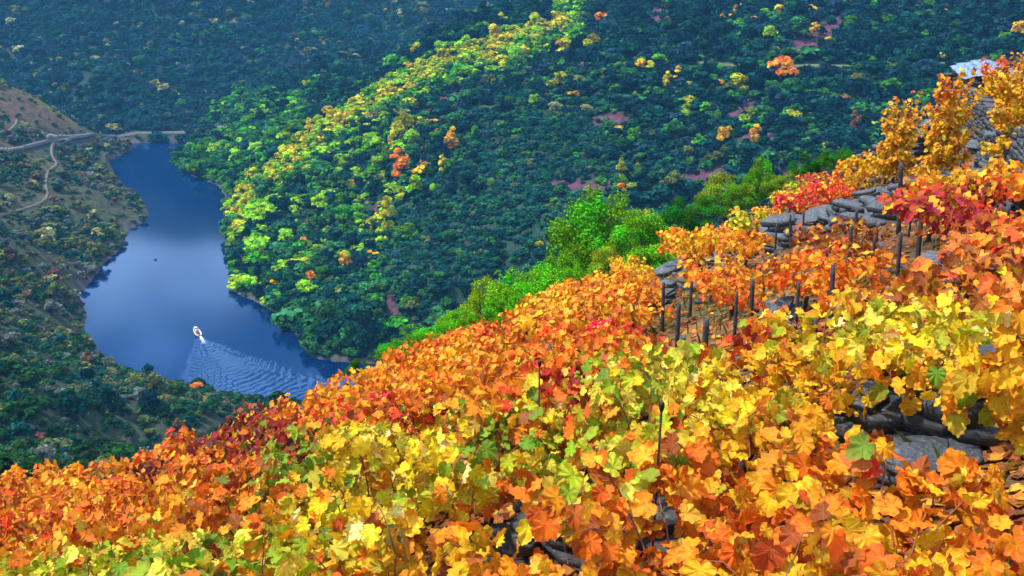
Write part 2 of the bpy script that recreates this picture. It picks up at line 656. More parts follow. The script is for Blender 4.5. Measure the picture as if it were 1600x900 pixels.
#---MARK---
def ground_hits(pix, t0=60.0, t1=1100.0, lift=0.0, n=1400):
    """for image points, the world points where their lines of sight meet the terrain"""
    pix = np.asarray(pix, float)
    u = (pix[:, 0] - 800) / FOC; v = (450 - pix[:, 1]) / FOC
    dx, dy, dz = u, CP + v * SP, -SP + v * CP
    ts = np.exp(np.linspace(math.log(t0), math.log(t1), n))
    T = ts[None, :] * np.ones((len(pix), 1))
    X = dx[:, None] * T; Y = dy[:, None] * T; Z = CAM_H + dz[:, None] * T
    H = height(X, Y) + lift
    below = Z < H
    k = np.argmax(below, axis=1)
    ok = below.any(axis=1)
    k = np.maximum(k, 1)
    i = np.arange(len(pix))
    a = Z[i, k - 1] - H[i, k - 1]; b = H[i, k] - Z[i, k]
    f = a / np.maximum(a + b, 1e-6)
    t = ts[k - 1] + (ts[k] - ts[k - 1]) * f
    return np.stack([dx * t, dy * t, height(dx * t, dy * t)], 1), ok, t


# ------------------------------------------------------------------ foliage shapes
def rand_rot(n, rng, zbias=None):
    """n rotation matrices whose z axis is near the given normals"""
    nrm = zbias / np.maximum(np.linalg.norm(zbias, axis=1, keepdims=True), 1e-6)
    a = rng.normal(size=(n, 3))
    a -= (a * nrm).sum(1, keepdims=True) * nrm
    a /= np.maximum(np.linalg.norm(a, axis=1, keepdims=True), 1e-6)
    b = np.cross(nrm, a)
    return np.stack([a, b, nrm], axis=2)          # columns


def crown_mesh(name, rng, shape='oak', nface=480, leaf=.085, mats=None, trunk=True):
    """unit tree (height about 1, base at z=0): lobes of ragged leaf clumps round short limbs"""
    lobes = []
    if shape == 'oak':
        for k in range(13):
            a = rng.uniform(0, 6.28); r = rng.uniform(0, .30)
            z = rng.uniform(.42, .84) - r * .4
            lobes.append((r * math.cos(a), r * math.sin(a), z, rng.uniform(.13, .22)))
    elif shape == 'bush':
        for k in range(8):
            a = rng.uniform(0, 6.28); r = rng.uniform(0, .36)
            lobes.append((r * math.cos(a), r * math.sin(a), rng.uniform(.22, .55) - r * .3, rng.uniform(.18, .3)))
    elif shape == 'poplar':
        for k in range(11):
            z = rng.uniform(.2, .9); q = .20 * (1 - abs(z - .42) * 1.25)
            a = rng.uniform(0, 6.28); r = rng.uniform(0, q)
            lobes.append((r * math.cos(a), r * math.sin(a), z, max(.07, q * .75)))
    elif shape == 'pine':
        for k in range(14):
            z = .2 + .75 * k / 14; q = .30 * (1 - z) + .05
            a = k * 2.4; lobes.append((q * .5 * math.cos(a), q * .5 * math.sin(a), z, q * .75 + .03))
    L = np.array(lobes)
    wgt = L[:, 3] ** 2; wgt /= wgt.sum()
    k = rng.choice(len(L), nface, p=wgt)
    d = rng.normal(size=(nface, 3)); d[:, 2] = np.abs(d[:, 2]) * 1.1 - .35 * rng.random(nface)
    d /= np.linalg.norm(d, axis=1, keepdims=True)
    rad = L[k, 3] * (rng.uniform(.55, 1.0, nface) ** .5) * rng.uniform(.85, 1.12, nface)
    c = L[k, :3] + d * rad[:, None] * np.array([1, 1, .85])
    nrm = d + rng.normal(size=(nface, 3)) * .38 + np.array([0, 0, .25])
    M = rand_rot(nface, rng, nrm)
    q = np.array([(-.5, -.35, 0), (.1, -.55, .12), (.55, .05, -.06), (.2, .5, .1), (-.4, .4, -.1)])
    s = leaf * rng.uniform(.6, 1.35, nface)
    V = np.einsum('nij,kj->nki', M, q) * s[:, None, None] * (1 + .3 * rng.random((nface, 5, 1))) + c[:, None]
    V = V.reshape(-1, 3)
    base = np.arange(nface)[:, None] * 5
    F3 = np.concatenate([base + np.array([[0, 1, 2]]), base + np.array([[0, 2, 3]]), base + np.array([[0, 3, 4]])])
    lf = np.repeat(rng.random(nface), 5)
    lobe = np.repeat(rng.random(len(L))[k], 5)
    at = np.stack([lf, lobe, V[:, 2]], 1)
    parts_f = [F3]; fm = np.zeros(len(F3), int)
    if trunk:
        b = MB()
        h = .5 if shape in ('oak', 'poplar', 'pine') else .3
        b.tube([(0, 0, -.06), (.01, 0, h * .5), (0, .01, h)], [.035, .028, .018], 5)
        for _ in range(4):
            l = L[rng.integers(len(L))]
            b.tube([(0, 0, h * .6), tuple(l[:3] * np.array([.6, .6, .9])), tuple(l[:3])], [.016, .012, .006], 4, False)
        tv = np.concatenate(b.V)
        F4 = np.array(b.F4) + len(V); F3b = np.array(b.F3) + len(V)
        V = np.concatenate([V, tv]); at = np.concatenate([at, np.tile([.5, .5, .2], (len(tv), 1))])
        parts_f = [np.concatenate([F3, F3b]), F4]
        fm = np.concatenate([np.zeros(len(F3), int), np.ones(len(F3b) + len(F4), int)])
    return np_mesh(name, V, parts_f, mats, False, {'clump': ('FLOAT_VECTOR', 'POINT', at)}, fm)


def foliage_material(name, source, spread=.5, transl=.25, shine=.15):
    m, n, out = mat(name)
    at = N(n, 'ShaderNodeAttribute', attribute_name='clump')
    sep = N(n, 'ShaderNodeSeparateXYZ'); n.links.new(at.outputs['Vector'], sep.inputs[0])
    if source == 'object':
        oi = N(n, 'ShaderNodeObjectInfo'); col = oi.outputs['Color']
    else:
        ia = N(n, 'ShaderNodeAttribute', attribute_type='INSTANCER', attribute_name='col'); col = ia.outputs['Color']
    k1 = ramp(n, sep.outputs[0], [(0, (1 - spread,) * 3), (1, (1 + spread,) * 3)])
    mult = N(n, 'ShaderNodeMath', operation='MULTIPLY_ADD')
    n.links.new(sep.outputs[0], mult.inputs[0]); mult.inputs[1].default_value = spread * 2; mult.inputs[2].default_value = 1 - spread
    mult2 = N(n, 'ShaderNodeMath', operation='MULTIPLY_ADD')
    n.links.new(sep.outputs[1], mult2.inputs[0]); mult2.inputs[1].default_value = .7; mult2.inputs[2].default_value = .65
    f = math_(n, 'MULTIPLY', mult.outputs[0], mult2.outputs[0])
    sc = N(n, 'ShaderNodeVectorMath', operation='SCALE')
    n.links.new(col, sc.inputs[0]); n.links.new(f, sc.inputs['Scale'])
    hs = N(n, 'ShaderNodeHueSaturation')
    hm = N(n, 'ShaderNodeMath', operation='MULTIPLY_ADD'); n.links.new(sep.outputs[1], hm.inputs[0]); hm.inputs[1].default_value = .06; hm.inputs[2].default_value = .47
    n.links.new(hm.outputs[0], hs.inputs['Hue']); n.links.new(sc.outputs[0], hs.inputs['Color'])
    p = N(n, 'ShaderNodeBsdfDiffuse'); n.links.new(hs.outputs[0], p.inputs['Color'])
    tr = N(n, 'ShaderNodeBsdfTranslucent'); n.links.new(hs.outputs[0], tr.inputs['Color'])
    mixs = N(n, 'ShaderNodeMixShader'); mixs.inputs[0].default_value = transl
    n.links.new(p.outputs[0], mixs.inputs[1]); n.links.new(tr.outputs[0], mixs.inputs[2])
    n.links.new(mixs.outputs[0], out.inputs['Surface'])
    return m


BARK = simple_mat('grey_brown_bark', (.09, .065, .05), .95, .4, 14, .6, .02, .1)
FOL_OBJ = foliage_material('tree_foliage', 'object')
FOL_INS = foliage_material('woodland_foliage', 'instancer')

# ------------------------------------------------------------------ colours of the hillsides
TEAL = (.009, .062, .050); DTEAL = (.005, .028, .036); BGREEN = (.030, .145, .035); GREEN = (.085, .29, .012); LIME = (.29, .52, .012)  # TEAL and DTEAL put the hillsides' blue shade into the foliage colour
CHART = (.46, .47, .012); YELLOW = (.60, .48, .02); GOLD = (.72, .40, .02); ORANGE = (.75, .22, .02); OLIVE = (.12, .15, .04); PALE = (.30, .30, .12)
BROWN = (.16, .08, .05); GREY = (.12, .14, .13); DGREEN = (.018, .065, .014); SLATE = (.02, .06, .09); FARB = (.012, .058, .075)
PALCOL = dict(TEAL=TEAL, DTEAL=DTEAL, BGREEN=BGREEN, GREEN=GREEN, LIME=LIME, CHART=CHART, YELLOW=YELLOW, GOLD=GOLD, ORANGE=ORANGE, OLIVE=OLIVE,
              PALE=PALE, BROWN=BROWN, GREY=GREY, DGREEN=DGREEN, SLATE=SLATE, FARB=FARB)
RIDGE = [(372, 335), (397, 295), (440, 262), (500, 213), (560, 172), (600, 148), (670, 108), (740, 85), (820, 60), (880, 38)]
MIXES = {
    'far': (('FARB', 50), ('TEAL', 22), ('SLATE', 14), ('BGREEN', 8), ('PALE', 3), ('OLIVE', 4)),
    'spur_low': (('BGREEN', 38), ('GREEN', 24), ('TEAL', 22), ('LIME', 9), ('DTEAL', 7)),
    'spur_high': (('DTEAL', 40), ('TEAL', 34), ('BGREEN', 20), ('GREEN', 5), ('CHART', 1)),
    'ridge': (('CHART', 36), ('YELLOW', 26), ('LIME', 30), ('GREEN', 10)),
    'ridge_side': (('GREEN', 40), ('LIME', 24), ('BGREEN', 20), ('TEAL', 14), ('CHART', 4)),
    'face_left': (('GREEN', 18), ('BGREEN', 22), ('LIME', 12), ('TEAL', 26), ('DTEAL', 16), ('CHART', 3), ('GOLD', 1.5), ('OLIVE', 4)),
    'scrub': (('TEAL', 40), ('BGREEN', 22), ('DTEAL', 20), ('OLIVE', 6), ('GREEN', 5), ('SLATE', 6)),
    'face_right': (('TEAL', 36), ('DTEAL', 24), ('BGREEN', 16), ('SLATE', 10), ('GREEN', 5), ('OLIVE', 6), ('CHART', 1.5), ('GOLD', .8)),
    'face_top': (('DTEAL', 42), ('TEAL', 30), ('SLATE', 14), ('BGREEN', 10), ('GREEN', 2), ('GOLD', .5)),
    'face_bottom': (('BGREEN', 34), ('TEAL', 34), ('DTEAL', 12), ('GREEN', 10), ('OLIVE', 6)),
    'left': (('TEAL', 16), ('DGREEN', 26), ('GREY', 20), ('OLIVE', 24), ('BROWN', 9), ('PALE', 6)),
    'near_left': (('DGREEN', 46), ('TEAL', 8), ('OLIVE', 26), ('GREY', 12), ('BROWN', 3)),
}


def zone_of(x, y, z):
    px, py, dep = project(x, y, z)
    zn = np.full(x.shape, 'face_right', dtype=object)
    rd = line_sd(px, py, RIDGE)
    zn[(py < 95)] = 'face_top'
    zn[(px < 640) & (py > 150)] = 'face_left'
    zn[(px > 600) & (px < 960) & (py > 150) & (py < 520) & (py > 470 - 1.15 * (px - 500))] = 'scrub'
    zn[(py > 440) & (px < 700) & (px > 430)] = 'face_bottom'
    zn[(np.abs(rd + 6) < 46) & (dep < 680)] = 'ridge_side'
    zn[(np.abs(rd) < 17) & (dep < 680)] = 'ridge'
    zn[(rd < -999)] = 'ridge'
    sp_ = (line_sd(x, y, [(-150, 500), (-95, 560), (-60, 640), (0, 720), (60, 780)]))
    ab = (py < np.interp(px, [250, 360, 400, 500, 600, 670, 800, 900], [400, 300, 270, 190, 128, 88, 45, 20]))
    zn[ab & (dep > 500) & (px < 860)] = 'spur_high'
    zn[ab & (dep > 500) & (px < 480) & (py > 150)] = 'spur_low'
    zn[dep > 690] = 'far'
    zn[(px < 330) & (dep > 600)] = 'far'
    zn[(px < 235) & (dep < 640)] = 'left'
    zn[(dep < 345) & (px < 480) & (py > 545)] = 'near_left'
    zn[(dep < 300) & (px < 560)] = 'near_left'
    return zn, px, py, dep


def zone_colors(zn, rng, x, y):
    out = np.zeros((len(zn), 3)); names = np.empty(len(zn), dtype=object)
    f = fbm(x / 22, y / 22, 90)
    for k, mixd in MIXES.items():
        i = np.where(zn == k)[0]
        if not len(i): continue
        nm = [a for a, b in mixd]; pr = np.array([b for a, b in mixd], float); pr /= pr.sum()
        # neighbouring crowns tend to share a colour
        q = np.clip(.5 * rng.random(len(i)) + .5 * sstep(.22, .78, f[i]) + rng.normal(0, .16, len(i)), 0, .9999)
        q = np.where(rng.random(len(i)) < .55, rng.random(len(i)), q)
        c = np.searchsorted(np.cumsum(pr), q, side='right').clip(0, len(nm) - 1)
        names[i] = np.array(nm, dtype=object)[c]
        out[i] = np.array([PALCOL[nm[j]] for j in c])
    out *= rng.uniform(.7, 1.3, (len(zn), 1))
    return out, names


# ------------------------------------------------------------------ roads and paths
ROADS = [('road', [(-60, 243), (0, 236), (40, 231), (62, 224), (84, 221), (110, 216), (138, 213), (170, 213), (200, 211), (260, 208), (322, 204), (380, 200)], 2.6, (.13, .13, .145)),
         ('track', [(1080, 98), (1130, 101), (1200, 105), (1330, 104), (1400, 101), (1480, 99), (1560, 98), (1640, 96)], 1.7, (.12, .16, .09)),
         ('path', [(84, 222), (80, 232), (81, 246), (92, 258), (75, 266), (72, 280), (71, 292), (75, 304), (70, 316), (40, 326), (0, 336), (-30, 340)], 1.2, (.14, .13, .12)),
         ('path', [(26, 186), (25, 195), (17, 204), (0, 208), (-20, 212)], 1.2, (.14, .13, .12))]
ROAD_PTS = []
for nm, pl, wd, colr in ROADS:
    fine = []
    for a, b in zip(pl[:-1], pl[1:]):
        for k in range(8):
            s = k / 8
            fine.append((a[0] + (b[0] - a[0]) * s, a[1] + (b[1] - a[1]) * s))
    hp, ok, tt = ground_hits(fine)
    hp = hp[ok]
    ker = np.ones(7) / 7
    for _ in range(2):
        pad = np.concatenate([np.repeat(hp[:1], 3, 0), hp, np.repeat(hp[-1:], 3, 0)])
        hp = np.stack([np.convolve(pad[:, i], ker, 'valid') for i in range(3)], 1)
    ROAD_PTS.append((hp, wd))
    d = np.gradient(hp[:, :2], axis=0); d /= np.maximum(np.linalg.norm(d, axis=1, keepdims=True), 1e-6)
    nrm = np.stack([-d[:, 1], d[:, 0]], 1)
    L_ = hp[:, :2] + nrm * wd / 2; R_2 = hp[:, :2] - nrm * wd / 2
    zt = np.maximum(np.maximum(height(L_[:, 0], L_[:, 1]), height(R_2[:, 0], R_2[:, 1])), hp[:, 2]) + .1
    zt = np.convolve(np.concatenate([zt[:1]] * 2 + [zt] + [zt[-1:]] * 2), np.ones(5) / 5, 'valid') + .15
    k = len(hp)
    V = np.concatenate([np.column_stack([L_, zt]), np.column_stack([R_2, zt]), np.column_stack([L_ + nrm * .3, zt - 1.5]), np.column_stack([R_2 - nrm * .3, zt - 1.5])])
    i = np.arange(k - 1)
    F = np.concatenate([np.stack([i, i + k, i + k + 1, i + 1], 1), np.stack([i + 2 * k, i, i + 1, i + 1 + 2 * k], 1), np.stack([i + k, i + 3 * k, i + 3 * k + 1, i + k + 1], 1)])
    me = np_mesh(nm, V, F, [simple_mat('pale_' + nm, colr, .95, .25, .4, .3, .05, .1)])
    tag(obj(nm, me), kind='structure')


_gx = np.arange(-640, 641, 3.0); _gy = np.arange(0, 1061, 3.0)
_GX, _GY = np.meshgrid(_gx, _gy)
_GH = height(_GX, _GY)


def height_fast(x, y):
    fx = np.clip((x + 640) / 3.0, 0, len(_gx) - 1.001); fy = np.clip(y / 3.0, 0, len(_gy) - 1.001)
    ix = fx.astype(int); iy = fy.astype(int); fx = fx - ix; fy = fy - iy
    return (_GH[iy, ix] * (1 - fx) + _GH[iy, ix + 1] * fx) * (1 - fy) + (_GH[iy + 1, ix] * (1 - fx) + _GH[iy + 1, ix + 1] * fx) * fy


def road_clear(x, y):
    m = np.full(x.shape, 1e9)
    for hp, wd in ROAD_PTS:
        m = np.minimum(m, np.abs(line_sd(x, y, [tuple(q[:2]) for q in hp[::3]])) - wd / 2)
    return m


# ------------------------------------------------------------------ scattered woodland and scrub ("stuff")
def scatter(name, pts, sc, rz, colr, idx, protos):
    me = np_mesh(name, pts, [], None) if False else bpy.data.meshes.new(name)
    me.vertices.add(len(pts)); me.vertices.foreach_set('co', np.asarray(pts, np.float32).ravel())
    for nm, typ, arr, key in (('sc', 'FLOAT_VECTOR', sc, 'vector'), ('rz', 'FLOAT', rz, 'value'), ('col', 'FLOAT_COLOR', np.column_stack([colr, np.ones(len(colr))]), 'color')):
        a = me.attributes.new(nm, typ, 'POINT'); a.data.foreach_set(key, np.asarray(arr, np.float32).ravel())
    a = me.attributes.new('pick', 'INT', 'POINT'); a.data.foreach_set('value', np.asarray(idx, np.int32))
    o = obj(name, me)
    pc = bpy.data.collections.new(name + '_kinds')
    for i, p in enumerate(protos):
        po = bpy.data.objects.new('%s_kind_%02d' % (name, i), p); pc.objects.link(po)
    g = bpy.data.node_groups.new(name + '_scatter', 'GeometryNodeTree')
    g.interface.new_socket('Geometry', in_out='INPUT', socket_type='NodeSocketGeometry')
    g.interface.new_socket('Geometry', in_out='OUTPUT', socket_type='NodeSocketGeometry')
    gi = g.nodes.new('NodeGroupInput'); go = g.nodes.new('NodeGroupOutput')
    ci = g.nodes.new('GeometryNodeCollectionInfo'); ci.inputs['Collection'].default_value = pc
    ci.inputs['Separate Children'].default_value = True; ci.inputs['Reset Children'].default_value = True
    ip = g.nodes.new('GeometryNodeInstanceOnPoints')

    def na(nm, typ):
        q = g.nodes.new('GeometryNodeInputNamedAttribute'); q.data_type = typ; q.inputs['Name'].default_value = nm
        return q.outputs['Attribute']
    ip.inputs['Pick Instance'].default_value = True
    g.links.new(gi.outputs[0], ip.inputs['Points']); g.links.new(ci.outputs[0], ip.inputs['Instance'])
    g.links.new(na('pick', 'INT'), ip.inputs['Instance Index'])
    cx = g.nodes.new('ShaderNodeCombineXYZ'); g.links.new(na('rz', 'FLOAT'), cx.inputs['Z'])
    g.links.new(cx.outputs[0], ip.inputs['Rotation'])
    g.links.new(na('sc', 'FLOAT_VECTOR'), ip.inputs['Scale'])
    g.links.new(ip.outputs[0], go.inputs[0])
    md = o.modifiers.new('scatter', 'NODES'); md.node_group = g
    tag(o, kind='stuff')
    return o


PR = np.random.default_rng(3)
SHAPES = ['oak', 'oak', 'oak', 'oak', 'bush', 'bush', 'bush', 'bush', 'poplar', 'poplar', 'pine', 'oak']
PROTO_INS = [crown_mesh('woodland_tree_%d' % i, PR, s, 230, .125, [FOL_INS, BARK], False) for i, s in enumerate(SHAPES)]
PR = np.random.default_rng(4)
PROTO_OBJ = [crown_mesh('hillside_tree_%d' % i, PR, s, 620, .075, [FOL_OBJ, BARK]) for i, s in enumerate(SHAPES)]
SH = {'oak': [0, 1, 2, 3, 11], 'bush': [4, 5, 6, 7], 'poplar': [8, 9], 'pine': [10]}


def candidates(n, r0, r1, rng, az=31.5):
    a = np.radians(rng.uniform(-az, az, n))
    r = np.sqrt(rng.uniform(r0 * r0, r1 * r1, n))
    x = r * np.sin(a); y = r * np.cos(a)
    sdv = poly_sd(x, y, SHORE)
    ok = sdv > .5
    x, y = x[ok], y[ok]
    ok = road_clear(x, y) > 2.0
    x, y = x[ok], y[ok]
    z = height(x, y)
    return x, y, z


def occluded(x, y, z):
    """rough line-of-sight test from the camera (to spare what the near slope or a ridge hides)"""
    occ = np.zeros(len(x), bool)
    for s in np.concatenate([np.linspace(.03, .3, 10), np.linspace(.35, .97, 24)]):
        hx, hy = x * s, y * s
        zs = CAM_H + (z + 9 - CAM_H) * s
        occ |= (height_fast(hx, hy) > zs + 4)
    return occ


def soil_at(x, y, px, py):
    s = np.zeros(len(x))
    for q in SOIL_SPOTS:
        s = np.maximum(s, blob(px, py, *q))
    return sstep(.35, .7, s + .35 * (fbm(x / 9, y / 9, 44) - .5))


def build_woodland():
    rng = np.random.default_rng(21)
    # crowns
    x, y, z = candidates(46000, 95, 1000, rng)
    vis = ~occluded(x, y, z)
    x, y, z = x[vis], y[vis], z[vis]
    zn, px, py, dep = zone_of(x, y, z)
    keep = rng.random(len(x)) > soil_at(x, y, px, py) * .93
    keep &= ~((zn == 'scrub') & (rng.random(len(x)) < .93))
    keep &= ~((zn == 'near_left') & (rng.random(len(x)) < .45))
    brown = (zn == 'left') & (py < 205) & (px < 190)
    keep &= ~(brown & (rng.random(len(x)) < .6))
    keep &= ~((zn == 'left') & (fbm(x / 30, y / 18, 46) > .47) & (rng.random(len(x)) < .88))
    keep &= ~((zn == 'near_left') & (py > 560) & (px > 150) & (np.abs(line_sd(px, py, [(145, 575), (240, 602), (340, 622), (400, 628)]) - 4) < 18))
    x, y, z, zn, px, py, dep = (a[keep] for a in (x, y, z, zn, px, py, dep))
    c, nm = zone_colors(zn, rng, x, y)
    n = len(x)
    s = rng.lognormal(math.log(4.7), .33, n)
    s[zn == 'far'] *= 1.1
    s[zn == 'ridge'] *= .85
    s[zn == 'left'] *= .68
    s[zn == 'near_left'] *= .62
    s = np.clip(s, 1.6, 11)
    pick = np.array([rng.choice([0, 1, 2, 3, 11, 4, 5, 6, 7]) for _ in range(n)])
    warm = np.isin(nm, ['GOLD', 'YELLOW'])
    pick[warm & (zn != 'ridge')] = rng.choice([8, 9, 2, 3], (warm & (zn != 'ridge')).sum())
    pn = (rng.random(n) < .10) & np.isin(nm, ['TEAL', 'DTEAL', 'SLATE'])
    pick[pn] = 10
    wide = rng.uniform(.95, 1.5, n); wide[pick == 10] = 1.1; wide[np.isin(pick, [8, 9])] = 1.1
    scv = np.stack([s * wide, s * wide, s * rng.uniform(.8, 1.1, n)], 1)
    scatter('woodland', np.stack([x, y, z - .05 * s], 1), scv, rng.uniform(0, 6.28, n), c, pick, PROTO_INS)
    # low scrub between the crowns
    x, y, z = candidates(85000, 95, 760, rng)
    vis = ~occluded(x, y, z)
    x, y, z = x[vis], y[vis], z[vis]
    zn, px, py, dep = zone_of(x, y, z)
    so = soil_at(x, y, px, py)
    keep = rng.random(len(x)) > so * .9
    keep &= (zn == 'scrub') | (dep < 620) & (rng.random(len(x)) < .7)
    brown = (zn == 'left') & (py < 205) & (px < 190)
    keep &= ~(brown & (rng.random(len(x)) < .6))
    keep &= ~((zn == 'left') & (fbm(x / 30, y / 18, 46) > .47) & (rng.random(len(x)) < .75))
    x, y, z, zn, px, py, dep = (a[keep] for a in (x, y, z, zn, px, py, dep))
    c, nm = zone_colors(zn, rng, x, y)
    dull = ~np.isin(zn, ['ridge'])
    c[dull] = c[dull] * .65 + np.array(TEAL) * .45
    n = len(x)
    s = rng.lognormal(math.log(2.3), .3, n)
    s[np.isin(zn, ['left', 'near_left'])] *= .75
    wide = rng.uniform(1.0, 1.7, n)
    scv = np.stack([s * wide, s * wide, s], 1)
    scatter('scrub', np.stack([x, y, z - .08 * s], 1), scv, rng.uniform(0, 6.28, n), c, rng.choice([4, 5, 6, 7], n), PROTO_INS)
    print('woodland', n)


build_woodland()
#---MARK2---
# ------------------------------------------------------------------ grape leaves
LEAF_HALF = [(.10, -.22), (.25, -.29), (.38, -.20), (.52, -.14), (.57, .02), (.53, .10), (.58, .22), (.66, .34), (.56, .46), (.44, .47), (.40, .50),
             (.42, .62), (.31, .70), (.26, .82), (.12, .86)]
LEAF_NEAR = [(0, -.06)] + LEAF_HALF + [(0, .98)] + [(-a, b) for a, b in LEAF_HALF[::-1]]
LEAF_MID = [(0, -.05), (.30, -.27), (.57, 0), (.52, .12), (.64, .38), (.41, .50), (.30, .74), (0, .98), (-.30, .74), (-.41, .50), (-.64, .38), (-.52, .12), (-.57, 0), (-.30, -.27)]
LEAF_FAR = [(.2, -.22), (.56, .1), (.5, .45), (0, .95), (-.5, .45), (-.56, .1), (-.2, -.22)]


def leaf_template(outline, rings=1):
    o = np.array(outline)
    pts = [(0, .12, 0)]
    k = len(o)
    if rings == 2:
        for a, b in o: pts.append((a * .55, .12 + (b - .12) * .55, 0))
    for a, b in o: pts.append((a, b, 0))
    V = np.array(pts, float)
    edge = np.array([0] + ([.5] * k if rings == 2 else []) + [1.0] * k)
    F3 = [(0, 1 + i, 1 + (i + 1) % k) for i in range(k)]
    F4 = []
    if rings == 2:
        F4 = [(1 + i, 1 + k + i, 1 + k + (i + 1) % k, 1 + (i + 1) % k) for i in range(k)]
    V[:, 1] -= .05
    return V, np.array(F3), np.array(F4).reshape(-1, 4).astype(int), edge


T_NEAR = leaf_template(LEAF_NEAR, 2)
T_MID = leaf_template(LEAF_MID, 1)
T_FAR = leaf_template(LEAF_FAR, 1)


def leaves_arrays(T, pos, nrm, tipdir, size, rng, colr, curl=.5):
    """many leaves: positions, normals, tip directions, sizes -> V, F3, F4, attributes"""
    V0, F3, F4, edge = T
    n = len(pos); k = len(V0)
    nrm = nrm / np.maximum(np.linalg.norm(nrm, axis=1, keepdims=True), 1e-6)
    tipdir = tipdir - (tipdir * nrm).sum(1, keepdims=True) * nrm
    tipdir /= np.maximum(np.linalg.norm(tipdir, axis=1, keepdims=True), 1e-6)
    side = np.cross(tipdir, nrm)
    x = V0[:, 0][None] * np.ones((n, 1)); y = V0[:, 1][None] * np.ones((n, 1))
    fold = rng.uniform(.05, .65, (n, 1)) * curl * 1.4
    fold = fold + (rng.random((n, 1)) < .16) * rng.uniform(.3, 1.0, (n, 1)) * curl
    droop = rng.uniform(-.35, .9, (n, 1)) * curl
    wav = rng.uniform(0, 6.28, (n, 1)); wa = rng.uniform(.02, .10, (n, 1))
    tw = rng.normal(0, .25, (n, 1)) * curl
    zz = fold * np.abs(x) - droop * y * y * .9 - fold * .5 * x * x + wa * np.sin(wav + 9 * np.arctan2(x, y - .1)) * edge[None] + tw * x * y
    zz = zz + .05 * np.sin(8 * x + wav * 2) * np.cos(7 * y + wav) * curl * 2
    x = x * rng.uniform(.78, 1.15, (n, 1)) * (1 - .25 * fold)
    s = size[:, None, None]
    V = pos[:, None] + s * (x[..., None] * side[:, None] + y[..., None] * tipdir[:, None] + zz[..., None] * nrm[:, None])
    b = (np.arange(n) * k)[:, None, None]
    f3 = (F3[None] + b).reshape(-1, 3)
    f4 = (F4[None] + b).reshape(-1, 4) if len(F4) else np.zeros((0, 4), int)
    luv = np.concatenate([np.tile(V0[:, 0], n)[:, None], np.tile(V0[:, 1], n)[:, None], np.tile(edge, n)[:, None]], 1)
    rnd = np.repeat(rng.random(n), k)
    c = np.repeat(colr, k, axis=0) if colr is not None else None
    return V.reshape(-1, 3), f3, f4, luv, rnd, c


